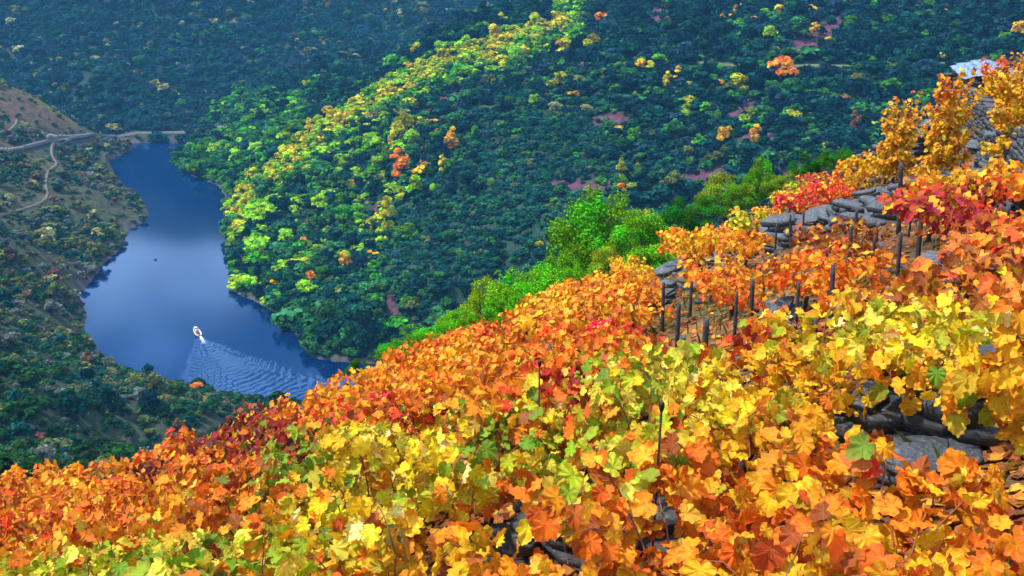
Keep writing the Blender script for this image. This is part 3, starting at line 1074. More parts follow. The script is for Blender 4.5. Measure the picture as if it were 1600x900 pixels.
def leaf_material(name, source):
    m, n, out = mat(name)
    uv = N(n, 'ShaderNodeAttribute', attribute_name='leafpos').outputs['Vector']
    rnd = N(n, 'ShaderNodeAttribute', attribute_name='leafrnd').outputs['Fac']
    if source == 'attr':
        col = N(n, 'ShaderNodeAttribute', attribute_name='leafcol').outputs['Color']
    else:
        oi = N(n, 'ShaderNodeObjectInfo').outputs['Color']
        # leaves of one vine differ: duller brown, the vine's own colour, lighter yellow
        hs = N(n, 'ShaderNodeHueSaturation'); n.links.new(oi, hs.inputs['Color'])
        n.links.new(math_(n, 'MULTIPLY_ADD', rnd, .07, .462), hs.inputs['Hue'])
        rr2 = math_(n, 'FRACT', math_(n, 'MULTIPLY', rnd, 7.31))
        n.links.new(math_(n, 'MULTIPLY_ADD', rr2, .75, .68), hs.inputs['Value'])
        col = hs.outputs[0]
        rr3 = math_(n, 'FRACT', math_(n, 'MULTIPLY', rnd, 13.7))
        col = mixc(n, ramp(n, rr3, [(.86, (0, 0, 0)), (.88, (1, 1, 1))]), col, (.82, .50, .035))
        col = mixc(n, ramp(n, rr3, [(.08, (1, 1, 1)), (.10, (0, 0, 0))]), col, (.50, .10, .02))
    sep = N(n, 'ShaderNodeSeparateXYZ'); n.links.new(uv, sep.inputs[0])
    ax = math_(n, 'ABSOLUTE', sep.outputs[0])
    ang = math_(n, 'ARCTAN2', ax, sep.outputs[1])
    r = math_(n, 'SQRT', math_(n, 'ADD', math_(n, 'MULTIPLY', ax, ax), math_(n, 'MULTIPLY', sep.outputs[1], sep.outputs[1])))
    vein = None
    for a in (0.0, .92, 1.62):
        dv = math_(n, 'MULTIPLY', math_(n, 'ABSOLUTE', math_(n, 'SUBTRACT', ang, a)), r)
        k = math_(n, 'SUBTRACT', 1.0, math_(n, 'MULTIPLY', dv, 30.0)); k = math_(n, 'MAXIMUM', k, 0.0)
        vein = k if vein is None else math_(n, 'MAXIMUM', vein, k)
    # finer side veins
    wv = math_(n, 'SINE', math_(n, 'MULTIPLY', math_(n, 'SUBTRACT', sep.outputs[1], math_(n, 'MULTIPLY', ax, .75)), 46.0))
    wv = math_(n, 'MAXIMUM', math_(n, 'MULTIPLY_ADD', wv, 4.0, -3.2), 0.0)
    vv = math_(n, 'MAXIMUM', vein, math_(n, 'MULTIPLY', wv, .35))
    off = N(n, 'ShaderNodeCombineXYZ')
    n.links.new(math_(n, 'MULTIPLY', rnd, 37.0), off.inputs[0]); n.links.new(math_(n, 'MULTIPLY', rnd, 91.0), off.inputs[1])
    add = N(n, 'ShaderNodeVectorMath', operation='ADD'); n.links.new(uv, add.inputs[0]); n.links.new(off.outputs[0], add.inputs[1])
    blot = noise(n, 2.6, 3, .6, add.outputs[0])
    speck = noise(n, 11, 3, .7, add.outputs[0])
    # greener along the veins, browner at the rim
    grn = mixc(n, 1.0, col, (.72, 1.08, .9), 'MULTIPLY')
    rr4 = math_(n, 'FRACT', math_(n, 'MULTIPLY', rnd, 3.77))
    gm = math_(n, 'MULTIPLY', math_(n, 'SUBTRACT', 1.0, sep.outputs[2]), rr4)
    c1 = mixc(n, math_(n, 'MULTIPLY', gm, .75), col, grn)
    warm = mixc(n, 1.0, c1, (1.15, .55, .5), 'MULTIPLY')
    c2 = mixc(n, ramp(n, blot, [(.45, (0, 0, 0)), (.68, (.75, .75, .75))]), c1, warm)
    rim = math_(n, 'MULTIPLY', math_(n, 'POWER', sep.outputs[2], 3.0), ramp(n, blot, [(.42, (0, 0, 0)), (.6, (.8, .8, .8))]))
    c3 = mixc(n, rim, c2, (.30, .09, .02))
    spm = math_(n, 'MULTIPLY', ramp(n, speck, [(.60, (0, 0, 0)), (.67, (1, 1, 1))]), math_(n, 'MULTIPLY_ADD', rr4, .8, .05))
    c4 = mixc(n, spm, c3, mixc(n, 1.0, c3, (.45, .2, .2), 'MULTIPLY'))
    lighter = mixc(n, .55, c4, (.75, .70, .18))
    c5 = mixc(n, math_(n, 'MULTIPLY', vv, .26), c4, lighter)
    p = N(n, 'ShaderNodeBsdfPrincipled')
    n.links.new(c5, p.inputs['Base Color'])
    p.inputs['Roughness'].default_value = .55
    p.inputs['Specular IOR Level'].default_value = .18
    b = N(n, 'ShaderNodeBump'); b.inputs['Strength'].default_value = .35; b.inputs['Distance'].default_value = .004
    n.links.new(math_(n, 'SUBTRACT', speck, vv), b.inputs['Height'])
    n.links.new(b.outputs[0], p.inputs['Normal'])
    t = N(n, 'ShaderNodeBsdfTranslucent'); n.links.new(c5, t.inputs['Color'])
    ms = N(n, 'ShaderNodeMixShader'); ms.inputs[0].default_value = .30
    n.links.new(p.outputs[0], ms.inputs[1]); n.links.new(t.outputs[0], ms.inputs[2])
    n.links.new(ms.outputs[0], out.inputs['Surface'])
    return m


LEAF_A = leaf_material('grape_leaf', 'attr')
LEAF_O = leaf_material('grape_leaf_massed', 'object')
CANE = simple_mat('red_brown_cane', (.20, .065, .035), .6, .3, 30, .4, .004, .3)
TRUNKM = simple_mat('shaggy_vine_bark', (.075, .05, .04), .95, .5, 26, .9, .01, .1)

# palettes (linear colours of the leaves themselves) ----------------------
PAL = {
    'orange': [((.86, .25, .012), 7), ((.90, .36, .015), 6), ((.80, .17, .012), 5), ((.92, .48, .02), 4), ((.60, .10, .012), 2), ((.34, .08, .02), 1.5), ((.80, .58, .05), 1.2), ((.42, .34, .02), .6)],
    'gold': [((.92, .50, .015), 6), ((.93, .62, .02), 6), ((.88, .36, .012), 5), ((.75, .42, .01), 3), ((.55, .45, .02), 2), ((.45, .14, .02), 1), ((.25, .36, .02), .8)],
    'yellow': [((.93, .72, .02), 6), ((.90, .76, .08), 5), ((.85, .62, .01), 5), ((.62, .62, .03), 3), ((.95, .84, .30), 1.5), ((.35, .45, .02), 2), ((.50, .30, .05), .8), ((.16, .30, .02), 1)],
    'lime': [((.55, .66, .03), 5), ((.72, .76, .07), 4), ((.30, .50, .02), 4), ((.88, .78, .10), 3), ((.14, .32, .015), 2.5), ((.60, .50, .03), 1.5), ((.85, .50, .03), .5)],
    'green': [((.12, .30, .015), 5), ((.22, .42, .02), 5), ((.07, .19, .015), 2.5), ((.45, .60, .05), 3), ((.50, .40, .03), 1), ((.30, .05, .04), .6)],
    'red': [((.70, .03, .015), 4), ((.85, .09, .015), 5), ((.45, .012, .02), 3), ((.88, .18, .02), 3), ((.25, .012, .02), 2), ((.85, .40, .04), 1)],
    'maroon': [((.22, .015, .03), 4), ((.40, .02, .03), 3), ((.12, .015, .025), 2), ((.14, .20, .03), 2), ((.60, .05, .05), 2), ((.35, .13, .06), 1)],
    'brown': [((.55, .16, .03), 4), ((.75, .24, .03), 4), ((.30, .09, .03), 3), ((.80, .42, .05), 2), ((.55, .08, .02), 2)],
}
# where the colours lie over the slope: image centre, radii, tilt, palette, weight
VSPOTS = [
    # foreground
    (650, 740, 120, 66, -.15, 'yellow', 1.4), (540, 800, 90, 60, 0, 'yellow', 1.2), (900, 740, 120, 50, .2, 'lime', .9), (780, 690, 60, 40, 0, 'green', .8), (560, 700, 60, 45, 0, 'yellow', 1.2),
    (250, 880, 170, 36, -.1, 'lime', 2.8), (80, 890, 90, 25, 0, 'lime', 2.0), (310, 880, 40, 30, 0, 'green', 2.0), (640, 870, 130, 45, 0, 'gold', .9), (540, 860, 70, 35, 0, 'yellow', 1.0),
    (700, 640, 70, 22, 0, 'lime', .6), (890, 610, 60, 40, .2, 'red', .8), (940, 590, 50, 34, .2, 'yellow', .9), (1000, 640, 60, 50, 0, 'lime', 1.2), (1050, 570, 60, 40, 0, 'lime', 1.4), (930, 570, 36, 36, 0, 'lime', .7),
    (860, 640, 60, 26, 0, 'yellow', .9), (1110, 640, 60, 60, 0, 'yellow', 1.3), (1120, 600, 60, 36, .3, 'yellow', .9), (1300, 510, 90, 40, .1, 'yellow', 1.8), (1450, 520, 130, 46, .05, 'yellow', 1.6), (1370, 500, 70, 28, 0, 'lime', 1.0),
    (1590, 560, 60, 60, 0, 'gold', 1.0), (1500, 600, 110, 40, 0, 'gold', 1.2), (1560, 640, 70, 40, 0, 'lime', .7), (1250, 600, 110, 60, .3, 'gold', 1.2), (1180, 700, 110, 60, .3, 'gold', 1.0), (1080, 690, 70, 50, .2, 'orange', .9),
    (1400, 650, 60, 60, 0, 'gold', .7), (1300, 720, 80, 50, .2, 'orange', .8), (880, 820, 90, 60, .2, 'orange', 1.2), (1060, 850, 90, 60, 0, 'orange', 1.5), (1000, 800, 80, 50, 0, 'orange', 1.2), (1450, 860, 200, 60, 0, 'orange', 1.3),
    (1500, 780, 140, 60, 0, 'orange', 1.1), (1400, 860, 100, 46, 0, 'gold', .9), (1560, 700, 80, 60, 0, 'gold', .8), (1380, 720, 40, 24, 0, 'red', .8), (1390, 890, 120, 26, 0, 'brown', .8),
    # left
    (150, 760, 260, 80, -.3, 'orange', 2.0), (60, 800, 110, 60, 0, 'orange', 1.2), (150, 740, 90, 30, -.3, 'brown', .6), (300, 790, 110, 50, 0, 'orange', 1.0), (40, 780, 60, 20, 0, 'red', .4), (220, 700, 70, 22, -.3, 'orange', .9),
    (400, 690, 70, 36, -.2, 'maroon', 2.8), (440, 715, 60, 36, 0, 'green', 2.2), (370, 700, 40, 30, 0, 'red', 1.6), (470, 670, 50, 20, 0, 'green', .5), (520, 620, 80, 40, -.3, 'orange', 1.0),
    (650, 650, 50, 24, 0, 'red', .8), (700, 600, 90, 24, -.3, 'orange', 1.0), (620, 640, 40, 22, 0, 'red', .4),
    # middle slope
    (820, 500, 200, 46, -.35, 'orange', 1.1), (700, 560, 150, 40, -.35, 'orange', .9), (900, 460, 150, 26, -.35, 'gold', .6), (1040, 400, 90, 26, -.35, 'gold', 1.5), (1100, 350, 110, 30, -.35, 'gold', 1.5),
    (1230, 310, 70, 34, -.4, 'lime', 1.1), (1180, 320, 80, 30, -.4, 'yellow', .5), (1000, 500, 120, 40, -.2, 'orange', .8), (1200, 450, 160, 40, 0, 'orange', 1.0), (1350, 420, 150, 40, 0, 'brown', .7), (1500, 420, 160, 50, 0, 'brown', .9),
    (1130, 530, 40, 26, 0, 'red', 2.2), (1110, 515, 24, 16, 0, 'maroon', 1.4), (1180, 352, 34, 12, 0, 'red', 1.6), (1270, 300, 50, 26, -.4, 'red', 1.4), (1310, 290, 24, 24, 0, 'maroon', 1.0), (1440, 310, 60, 26, 0, 'red', 1.4),
    (1500, 335, 70, 40, 0, 'red', 1.3), (1570, 330, 40, 40, 0, 'red', .7), (1460, 370, 50, 26, 0, 'maroon', .9), (1530, 310, 50, 20, 0, 'maroon', .7), (1380, 350, 60, 30, 0, 'orange', .8), (1360, 270, 50, 26, 0, 'gold', 1.8),
    (1390, 200, 40, 70, 0, 'gold', 1.8), (1465, 230, 50, 70, 0, 'gold', 1.8), (1465, 140, 34, 26, 0, 'orange', 1.3), (1560, 180, 60, 60, 0, 'gold', 1.5), (1545, 90, 30, 20, 0, 'red', 2.5), (1100, 480, 40, 20, 0, 'red', .5),
    (960, 520, 30, 20, 0, 'red', .4), (920, 550, 34, 18, 0, 'maroon', .7), (880, 575, 60, 20, 0, 'red', .5),
]
VBASE = {'orange': .42, 'gold': .22, 'yellow': .05, 'brown': .08, 'red': .035, 'lime': .03, 'green': .03, 'maroon': .01}
PK = list(PAL)


def palette_weights(x, y, z):
    px, py, dep = project(x, y, z)
    W = np.zeros((len(px), len(PK)))
    for k, nm in enumerate(PK): W[:, k] = VBASE[nm]
    for cx, cyy, rx, ry, rot, nm, wt in VSPOTS:
        W[:, PK.index(nm)] += 1.5 * wt * blob(px, py, cx, cyy, rx, ry, rot)
    W = W ** 1.7
    return W / W.sum(1, keepdims=True)


def pick_palette(Wt, rng):
    c = np.cumsum(Wt, axis=1)
    return (rng.random((len(Wt), 1)) > c).sum(1).clip(0, len(PK) - 1)


def leaf_colors(pos, rng, wt=None):
    Wt = palette_weights(pos[:, 0], pos[:, 1], pos[:, 2])
    q = pick_palette(Wt, rng)
    out = np.zeros((len(pos), 3))
    for k, nm in enumerate(PK):
        i = np.where(q == k)[0]
        if not len(i): continue
        cs = np.array([c for c, _ in PAL[nm]]); pr = np.array([p for _, p in PAL[nm]]); pr = pr / pr.sum()
        j = rng.choice(len(cs), len(i), p=pr)
        out[i] = cs[j]
    out *= rng.uniform(.8, 1.15, (len(pos), 1))
    out *= rng.uniform(.88, 1.12, (len(pos), 3))
    return np.clip(out, 0, .95)


# ------------------------------------------------------------------ vines
def vine_skeleton(rng, spread=.62, top=1.15, ncane=8, tall=False):
    """trunk polyline and canes, local coordinates, ground at z=0"""
    th = rng.uniform(.3, .5) if not tall else .25
    lean = rng.normal(0, .07, 2)
    trunk = [(0, 0, -.12), (lean[0] * .4, lean[1] * .4, th * .35), (lean[0] * .3 + .03, lean[1], th * .7), (lean[0], lean[1], th)]
    canes = []
    for k in range(ncane):
        a = (2.4 * k if tall else 6.28 * k / ncane) + rng.uniform(-.4, .4)
        L = rng.uniform(.75, 1.15) * spread
        up = rng.uniform(.55, 1.0) * (top - th)
        if tall:
            L *= .55; up = ((k + .7) / ncane) * (top - th)
        pts = []
        nseg = 7
        for s in range(nseg):
            f = s / (nseg - 1)
            rr_ = L * (f ** .85)
            zz = th + up * math.sin(min(1.0, f * 1.25) * math.pi / 2) - (.55 * up + .1) * max(0, f - .55) ** 1.3 * rng.uniform(.6, 1.6)
            if tall: zz = th + up * (.55 + .45 * f)
            pts.append((lean[0] + rr_ * math.cos(a + .3 * f) + rng.normal(0, .02), lean[1] + rr_ * math.sin(a + .3 * f) + rng.normal(0, .02), zz))
        canes.append(np.array(pts))
    return trunk, canes


def cane_leaves(canes, nleaf, rng, jitter=.10, size=.105):
    pos = []; out = []; tip = []
    per = max(1, nleaf // len(canes))
    for c in canes:
        f = np.sort(rng.uniform(.08, 1.0, per)) * (len(c) - 1)
        i = np.minimum(f.astype(int), len(c) - 2); g = (f - i)[:, None]
        p = c[i] * (1 - g) + c[i + 1] * g
        d = c[i + 1] - c[i]
        d = d / np.linalg.norm(d, axis=1, keepdims=True)
        sd_ = np.cross(d, np.array([0, 0, 1.0])); sd_ /= np.maximum(np.linalg.norm(sd_, axis=1, keepdims=True), 1e-3)
        sg = np.where(np.arange(per) % 2 == 0, 1, -1)[:, None]
        off = sd_ * sg * rng.uniform(.03, jitter, (per, 1)) + np.array([0, 0, 1]) * rng.uniform(-.10, .09, (per, 1)) + d * rng.normal(0, .03, (per, 1))
        q = p + off
        pos.append(q)
        o = np.array([0, 0, .48]) + sd_ * sg * .45 + d * .35 + rng.normal(0, .42, (per, 3))
        o[:, 0] += 0.02; o[:, 1] -= .50            # leaves turn their faces up the slope, to the light
        out.append(o)
        tip.append(sd_ * sg * .8 + d * .6 + np.array([0, 0, -1.0]) + rng.normal(0, .4, (per, 3)))
    pos = np.concatenate(pos); out = np.concatenate(out); tip = np.concatenate(tip)
    s = size * rng.uniform(.62, 1.25, len(pos))
    return pos, out, tip, s


def cane_mesh(canes, rng, mats, r0=.006, n=5, petioles=None):
    b = MB()
    for c in canes:
        k = len(c)
        b.tube([tuple(q) for q in c], [r0 * (1 - .65 * i / (k - 1)) for i in range(k)], n, False)
    V = np.concatenate(b.V)
    return V, np.array(b.F4)


def leaf_mesh(name, T, sets, rng, material, curl=.5, colfun=None, origin=None):
    pos, out, tip, s = sets
    colr = colfun(pos + origin) if colfun else None
    V, f3, f4, luv, rnd, c = leaves_arrays(T, pos, out, tip, s, rng, colr, curl)
    at = {'leafpos': ('FLOAT_VECTOR', 'POINT', luv), 'leafrnd': ('FLOAT', 'POINT', rnd)}
    if c is not None:
        at['leafcol'] = ('FLOAT_COLOR', 'POINT', np.column_stack([c, np.ones(len(c))]))
    return np_mesh(name, V, [f3, f4] if len(f4) else f3, [material], True, at)


def trunk_mesh(name, pts, rng, n=7, r=.032):
    b = MB()
    P_ = [Vector(p) for p in pts]
    fine = []
    for i in range(len(P_) - 1):
        for s in range(3):
            q = P_[i].lerp(P_[i + 1], s / 3)
            fine.append(q + Vector(rng.normal(0, .007, 3)))
    fine.append(P_[-1])
    k = len(fine)
    b.tube(fine, [r * (1.25 - .45 * i / k) * rng.uniform(.8, 1.2) for i in range(k)], n, True)
    Fs = [np.array(b.F3), np.array(b.F4)]
    return np_mesh(name, np.concatenate(b.V), Fs, [TRUNKM], True)


# bare, stony places among the vines: image centre and radii where no vine may stand (rocks show)
GAPS = [(1215, 868, 85, 30), (1400, 690, 70, 34), (1440, 745, 60, 26), (850, 815, 50, 26), (935, 850, 60, 30), (395, 790, 34, 26),
        (1060, 430, 46, 16), (1020, 488, 34, 12), (1140, 398, 30, 12), (1230, 362, 60, 20), (1300, 338, 46, 18), (1345, 320, 44, 20), (1430, 290, 70, 16), (1500, 225, 26, 50),
        (1430, 205, 18, 30), (1345, 245, 30, 18), (1560, 290, 50, 26), (1420, 330, 30, 14), (1220, 505, 34, 18), (1475, 470, 50, 14), (1375, 350, 26, 14), (1440, 445, 26, 10), (850, 552, 14, 12)]


def in_gap(px, py, grow=1.0):
    m = np.zeros(np.shape(px), bool)
    for cx, cyy, rx, ry in GAPS:
        m |= ((px - cx) / (rx * grow)) ** 2 + ((py - cyy) / (ry * grow)) ** 2 < 1
    return m


COLWORD = {'orange': 'orange', 'gold': 'golden', 'yellow': 'yellow', 'lime': 'lime green', 'green': 'green', 'red': 'red', 'maroon': 'maroon', 'brown': 'rusty brown'}


def vine_place(px, py):
    if py > 800: return 'bottom edge, ' + ('far left' if px < 300 else 'left part' if px < 600 else 'centre' if px < 900 else 'right part' if px < 1250 else 'far right')
    if px > 1280 and py < 300: return 'terraces below the hut'
    if px > 1250 and py > 470: return 'right, above the hollow' if py < 640 else 'right, around the hollow'
    if py > 640: return ('left slope edge' if px < 260 else 'around the maroon patch' if px < 480 else 'near bed, left half' if px < 800 else 'near bed, right half')
    if px > 1250: return 'among upper right posts'
    if px > 1000: return 'below the evergreen trees' if py < 400 else 'around the mid-slope posts'
    if px > 780: return 'near the two short posts'
    return 'slope edge above river' if px > 540 else 'slope edge below boat'


POSTS_AT = [(823, 512, 556), (842, 540, 578), (1036, 446, 496), (1060, 477, 520), (1080, 446, 474), (1175, 441, 486), (1195, 411, 441), (1213, 396, 434), (1302, 422, 480), (1330, 360, 412), (1336, 330, 376), (1438, 342, 397), (1407, 370, 405), (1545, 343, 386), (1572, 324, 398), (1234, 339, 371), (1103, 504, 552), (989, 490, 512), (1466, 430, 452), (1290, 398, 430), (1365, 378, 408), (1478, 385, 420), (1150, 470, 500), (1246, 455, 488), (1385, 440, 470), (1530, 430, 458), (1406, 262, 346)]
VROOTS = []          # (root object, px, py, colour word, place, distance)


def build_vines():
    rng = np.random.default_rng(77)
    # planting grid: rows follow the contour (0.70, 0.71), one above the other up the slope (0.71, -0.70)
    spots = []
    c1 = np.array([.704, .710]); c2 = np.array([.710, -.704])
    def place(ds, dr, r0, r1):
        for i in range(-70, 70):
            for j in range(-60, 60):
                s = (i + (.5 if j % 2 else 0)) * ds; r = j * dr
                q = c1 * s + c2 * r + rng.normal(0, .11, 2) * ds
                d = math.hypot(q[0], q[1])
                if not (r0 <= d < r1) or q[1] < 0.2: continue
                spots.append((q[0], q[1], d))
    place(1.0, 1.05, 2.5, 10.0)
    place(1.24, 1.42, 10.0, 46.0)
    S = np.array(spots)
    z = near_h(S[:, 0], S[:, 1])
    e = line_sd(S[:, 0], S[:, 1], BREAK)
    px, py, dep = project(S[:, 0], S[:, 1], z + .65)
    gx, gy, _ = project(S[:, 0], S[:, 1], z + .2)
    keep = (e < .4) & (px > -140) & (px < 1740) & (py < 1120) & (dep > 1.6)
    keep &= ~in_gap(px, py) & ~in_gap(gx, gy, .9)
    keep &= ~(in_gap(px, py, 1.08) & (dep > 9))
    keep &= ~((px > 960) & (py > 320) & (py < 520) & (dep > 8) & (rng.random(len(px)) < .06))
    keep &= ~((np.abs(px - 1215) < 105) & (py > 800)) & ~((np.abs(px - 1400) < 70) & (py > 610) & (py < 800))
    keep &= ~((((px - 1215) / 120) ** 2 + ((py - 850) / 62) ** 2 < 1) | (((px - 1405) / 110) ** 2 + ((py - 690) / 58) ** 2 < 1))
    keep &= ~((px > 1290) & (py < 285) & (dep > 12))        # the rocky terraces are planted by hand below
    # keep the lens free: nothing may rise into the first 2.4 m of the line of sight
    keep &= ~((S[:, 2] < 2.6)) & ~((S[:, 2] < 3.5) & (px > 1300))
    for p_ in POSTS_AT:                                     # room round each post
        keep &= ~((np.abs(px - p_[0]) < 13) & (py > p_[1] - 4) & (py < p_[2] + 20) & (dep > 8))
    S, z, px, py, dep = S[keep], z[keep], px[keep], py[keep], dep[keep]
    order = np.argsort(S[:, 2])
    extra = [(1392, 290, 2.6, 'tall'), (1464, 292, 2.9, 'tall'), (1590, 262, 2.6, 'wide'), (1560, 200, 2.2, 'wide'), (1350, 290, 1.0, ''), (1380, 292, 1.0, ''), (1545, 150, 1.6, 'tall'), (1610, 200, 2.6, 'wide'), (1330, 300, .9, ''),
             (1500, 345, .8, ''), (1540, 352, .8, ''), (1460, 356, .8, ''), (1595, 340, .8, ''), (1310, 318, .8, '')]
    near_count = 0
    # ---- shared forms for the vines farther off
    forms = []
    for k in range(12):
        r_ = np.random.default_rng(500 + k)
        tr, cn = vine_skeleton(r_, spread=.68, top=r_.uniform(.66, .88), ncane=9)
        lv = cane_leaves(cn, 470, r_, .12, .083)
        mid = leaf_mesh('vine_foliage_form', T_MID, lv, r_, LEAF_O, .5)
        far = leaf_mesh('vine_foliage_small_form', T_FAR, cane_leaves(cn, 440, r_, .12, .090), r_, LEAF_O, .35)
        cv, cf = cane_mesh(cn, r_, None, .007, 3)
        forms.append((trunk_mesh('vine_trunk_form', tr, r_, 5), np_mesh('vine_canes_form', cv, cf, [CANE], True), mid, far))
    tallforms = []
    for k in range(4):
        r_ = np.random.default_rng(600 + k)
        tr, cn = vine_skeleton(r_, spread=.72, top=2.2, ncane=16, tall=True)
        lv = cane_leaves(cn, 900, r_, .16, .12)
        far = leaf_mesh('tall_vine_foliage_form', T_MID, lv, r_, LEAF_O, .45)
        cv, cf = cane_mesh(cn, r_, None, .008, 3)
        tallforms.append((trunk_mesh('tall_vine_trunk_form', tr, r_, 5), np_mesh('tall_vine_canes_form', cv, cf, [CANE], True), far, far))

    def object_color(pos):
        Wt = palette_weights(*[np.array([v]) for v in pos])
        nm = PK[int(pick_palette(Wt, rng)[0])]
        cs = [c for c, _ in PAL[nm][:3]]
        c = cs[rng.integers(len(cs))]
        f = rng.uniform(.85, 1.1)
        return nm, (min(.95, c[0] * f), min(.95, c[1] * f), min(.95, c[2] * f), 1)

    cnt = 0
    leftover = []
    for i in order:
        x, y, d = S[i]
        cnt += 1
        zi = float(z[i])
        if cnt > 285:
            leftover.append((x, y, zi)); continue
        root = empty('grapevine', (x, y, zi), 0)
        if d < 9.6:
            r_ = np.random.default_rng(9000 + int(i))
            fd = float(sstep(5.0, 8.5, d))
            tr, cn = vine_skeleton(r_, spread=.60, top=r_.uniform(.90, 1.22) * (1 - .24 * fd), ncane=10)
            hi = 1.0
            if d < 3.6: # low vines right below the lens
                cn = [c * np.array([1, 1, .72]) for c in cn]; tr = [(a, b, c * .72) for a, b, c in tr]
            nl = int(400 + 40 * fd)
            lv = cane_leaves(cn, nl, r_, .12, .096 - .012 * fd)
            T = T_NEAR if d < 7.2 else T_MID
            org = np.array([x, y, zi])
            me = leaf_mesh('grape_foliage', T, lv, r_, LEAF_A, .55, lambda p: leaf_colors(p, r_), org)
            obj('foliage', me, root)
            # petioles and canes
            b = MB()
            for c in cn:
                k = len(c)
                b.tube([tuple(q) for q in c], [.0058 * (1 - .6 * j / (k - 1)) for j in range(k)], 5, False)
            b.build('canes', CANE, root, True)
            obj('trunk', trunk_mesh('grape_trunk', tr, r_), root)
            Wt = palette_weights(np.array([x]), np.array([y]), np.array([zi + .7]))[0]
            nm = PK[int(np.argmax(Wt))]
        else:
            fm = forms[int(rng.integers(len(forms)))]
            nm, colr = object_color((x, y, zi + .7))
            f = obj('foliage', fm[2] if d < 17 else fm[3], root); f.color = colr
            obj('trunk', fm[0], root)
            if d < 24: obj('canes', fm[1], root)
            root.rotation_euler = (0, 0, rng.uniform(-.7, .7))
            s = rng.uniform(.85, 1.12)
            root.scale = (s, s, s * rng.uniform(.8, 1.1))
        VROOTS.append((root, float(px[i]), float(py[i]), COLWORD[nm], vine_place(px[i], py[i]), d))
    if leftover:
        L_ = np.array(leftover)
        r_ = np.random.default_rng(31)
        ps, os_, ts, ss = [], [], [], []
        for q in L_:
            tr, cn = vine_skeleton(r_, spread=.66, top=1.05, ncane=8)
            a, b, c, dd = cane_leaves(cn, 260, r_, .13, .12)
            ps.append(a + q); os_.append(b); ts.append(c); ss.append(dd)
        me = leaf_mesh('distant_vines', T_FAR, (np.concatenate(ps), np.concatenate(os_), np.concatenate(ts), np.concatenate(ss)), r_, LEAF_A, .35, lambda p: leaf_colors(p, r_), np.zeros(3))
        tag(obj('distant_vines', me), kind='stuff')
    pts, ok, tt = ground_hits([(a, b) for a, b, c, dd in extra], 6, 60)
    for q, (a, b, h, kd) in zip(pts, extra):
        root = empty('grapevine', tuple(q))
        r_ = np.random.default_rng(int(a * 7 + b))
        wd = {'': .68, 'tall': .95, 'wide': 1.3}[kd]
        tr, cn = vine_skeleton(r_, spread=wd, top=h, ncane=22 if kd else 10, tall=bool(kd))
        lv = cane_leaves(cn, int((1300 if kd else 420) * (h / 2.2 if kd else 1)), r_, .17 if kd else .12, .092)
        obj('foliage', leaf_mesh('tall_grape_foliage', T_MID, lv, r_, LEAF_A, .5, lambda p: leaf_colors(p, r_), np.array(q)), root)
        b_ = MB()
        for c in cn:
            b_.tube([tuple(p_) for p_ in c], [.007 * (1 - .6 * j / 6) for j in range(7)], 4, False)
        b_.build('canes', CANE, root, True)
        obj('trunk', trunk_mesh('grape_trunk', tr, r_), root)
        Wt = palette_weights(np.array([q[0]]), np.array([q[1]]), np.array([q[2] + h * .6]))[0]
        nm = PK[int(np.argmax(Wt))]
        VROOTS.append((root, a, b - 20, COLWORD[nm], ('trained tall up a stake, ' if kd else '') + vine_place(a, b - 20), 25.0))
    print('vines', cnt, 'extra', len(leftover))


build_vines()
#---MARK3---
# ------------------------------------------------------------------ stone
def stone_material(name, base=(.115, .135, .17), moss=.25):
    m, n, out = mat(name)
    tcn = N(n, 'ShaderNodeTexCoord').outputs['Object']
    oi = N(n, 'ShaderNodeObjectInfo').outputs['Random']
    mp_ = N(n, 'ShaderNodeMapping'); mp_.inputs['Scale'].default_value = (1, 1, 6); n.links.new(tcn, mp_.inputs[0])
    cx = N(n, 'ShaderNodeCombineXYZ'); n.links.new(math_(n, 'MULTIPLY', oi, 40.0), cx.inputs[0]); n.links.new(cx.outputs[0], mp_.inputs['Location'])
    a = noise(n, 5, 9, .78, mp_.outputs[0], .8)
    b = noise(n, 26, 8, .78, mp_.outputs[0])
    c = noise(n, 3.2, 4, .6, mp_.outputs[0])
    col = ramp(n, a, [(.28, tuple(x * .28 for x in base)), (.46, tuple(x * .8 for x in base)), (.6, tuple(x * 1.3 for x in base)), (.75, tuple(min(.8, x * 2.1) for x in base))])
    col = mixc(n, ramp(n, b, [(.48, (0, 0, 0)), (.60, (.85, .85, .85))]), col, tuple(x * .35 for x in base))
    lich = mixc(n, ramp(n, c, [(.60, (0, 0, 0)), (.68, (moss, moss, moss))]), col, (.10, .12, .04))
    sp_ = noise(n, 22, 6, .75, tcn)
    col = mixc(n, ramp(n, sp_, [(.56, (0, 0, 0)), (.64, (.6, .6, .6))]), lich, (.34, .38, .44))
    h = math_(n, 'ADD', a, math_(n, 'MULTIPLY', b, .5))
    principled(n, out, col, .7, h, 1.0, .05, .3)
    return m


SCHIST = stone_material('blue_grey_schist')
SCHIST_D = stone_material('dark_schist', (.10, .105, .12), .4)


def rotm(ax, ay, az):
    from mathutils import Euler
    return np.array(Euler((ax, ay, az)).to_matrix())


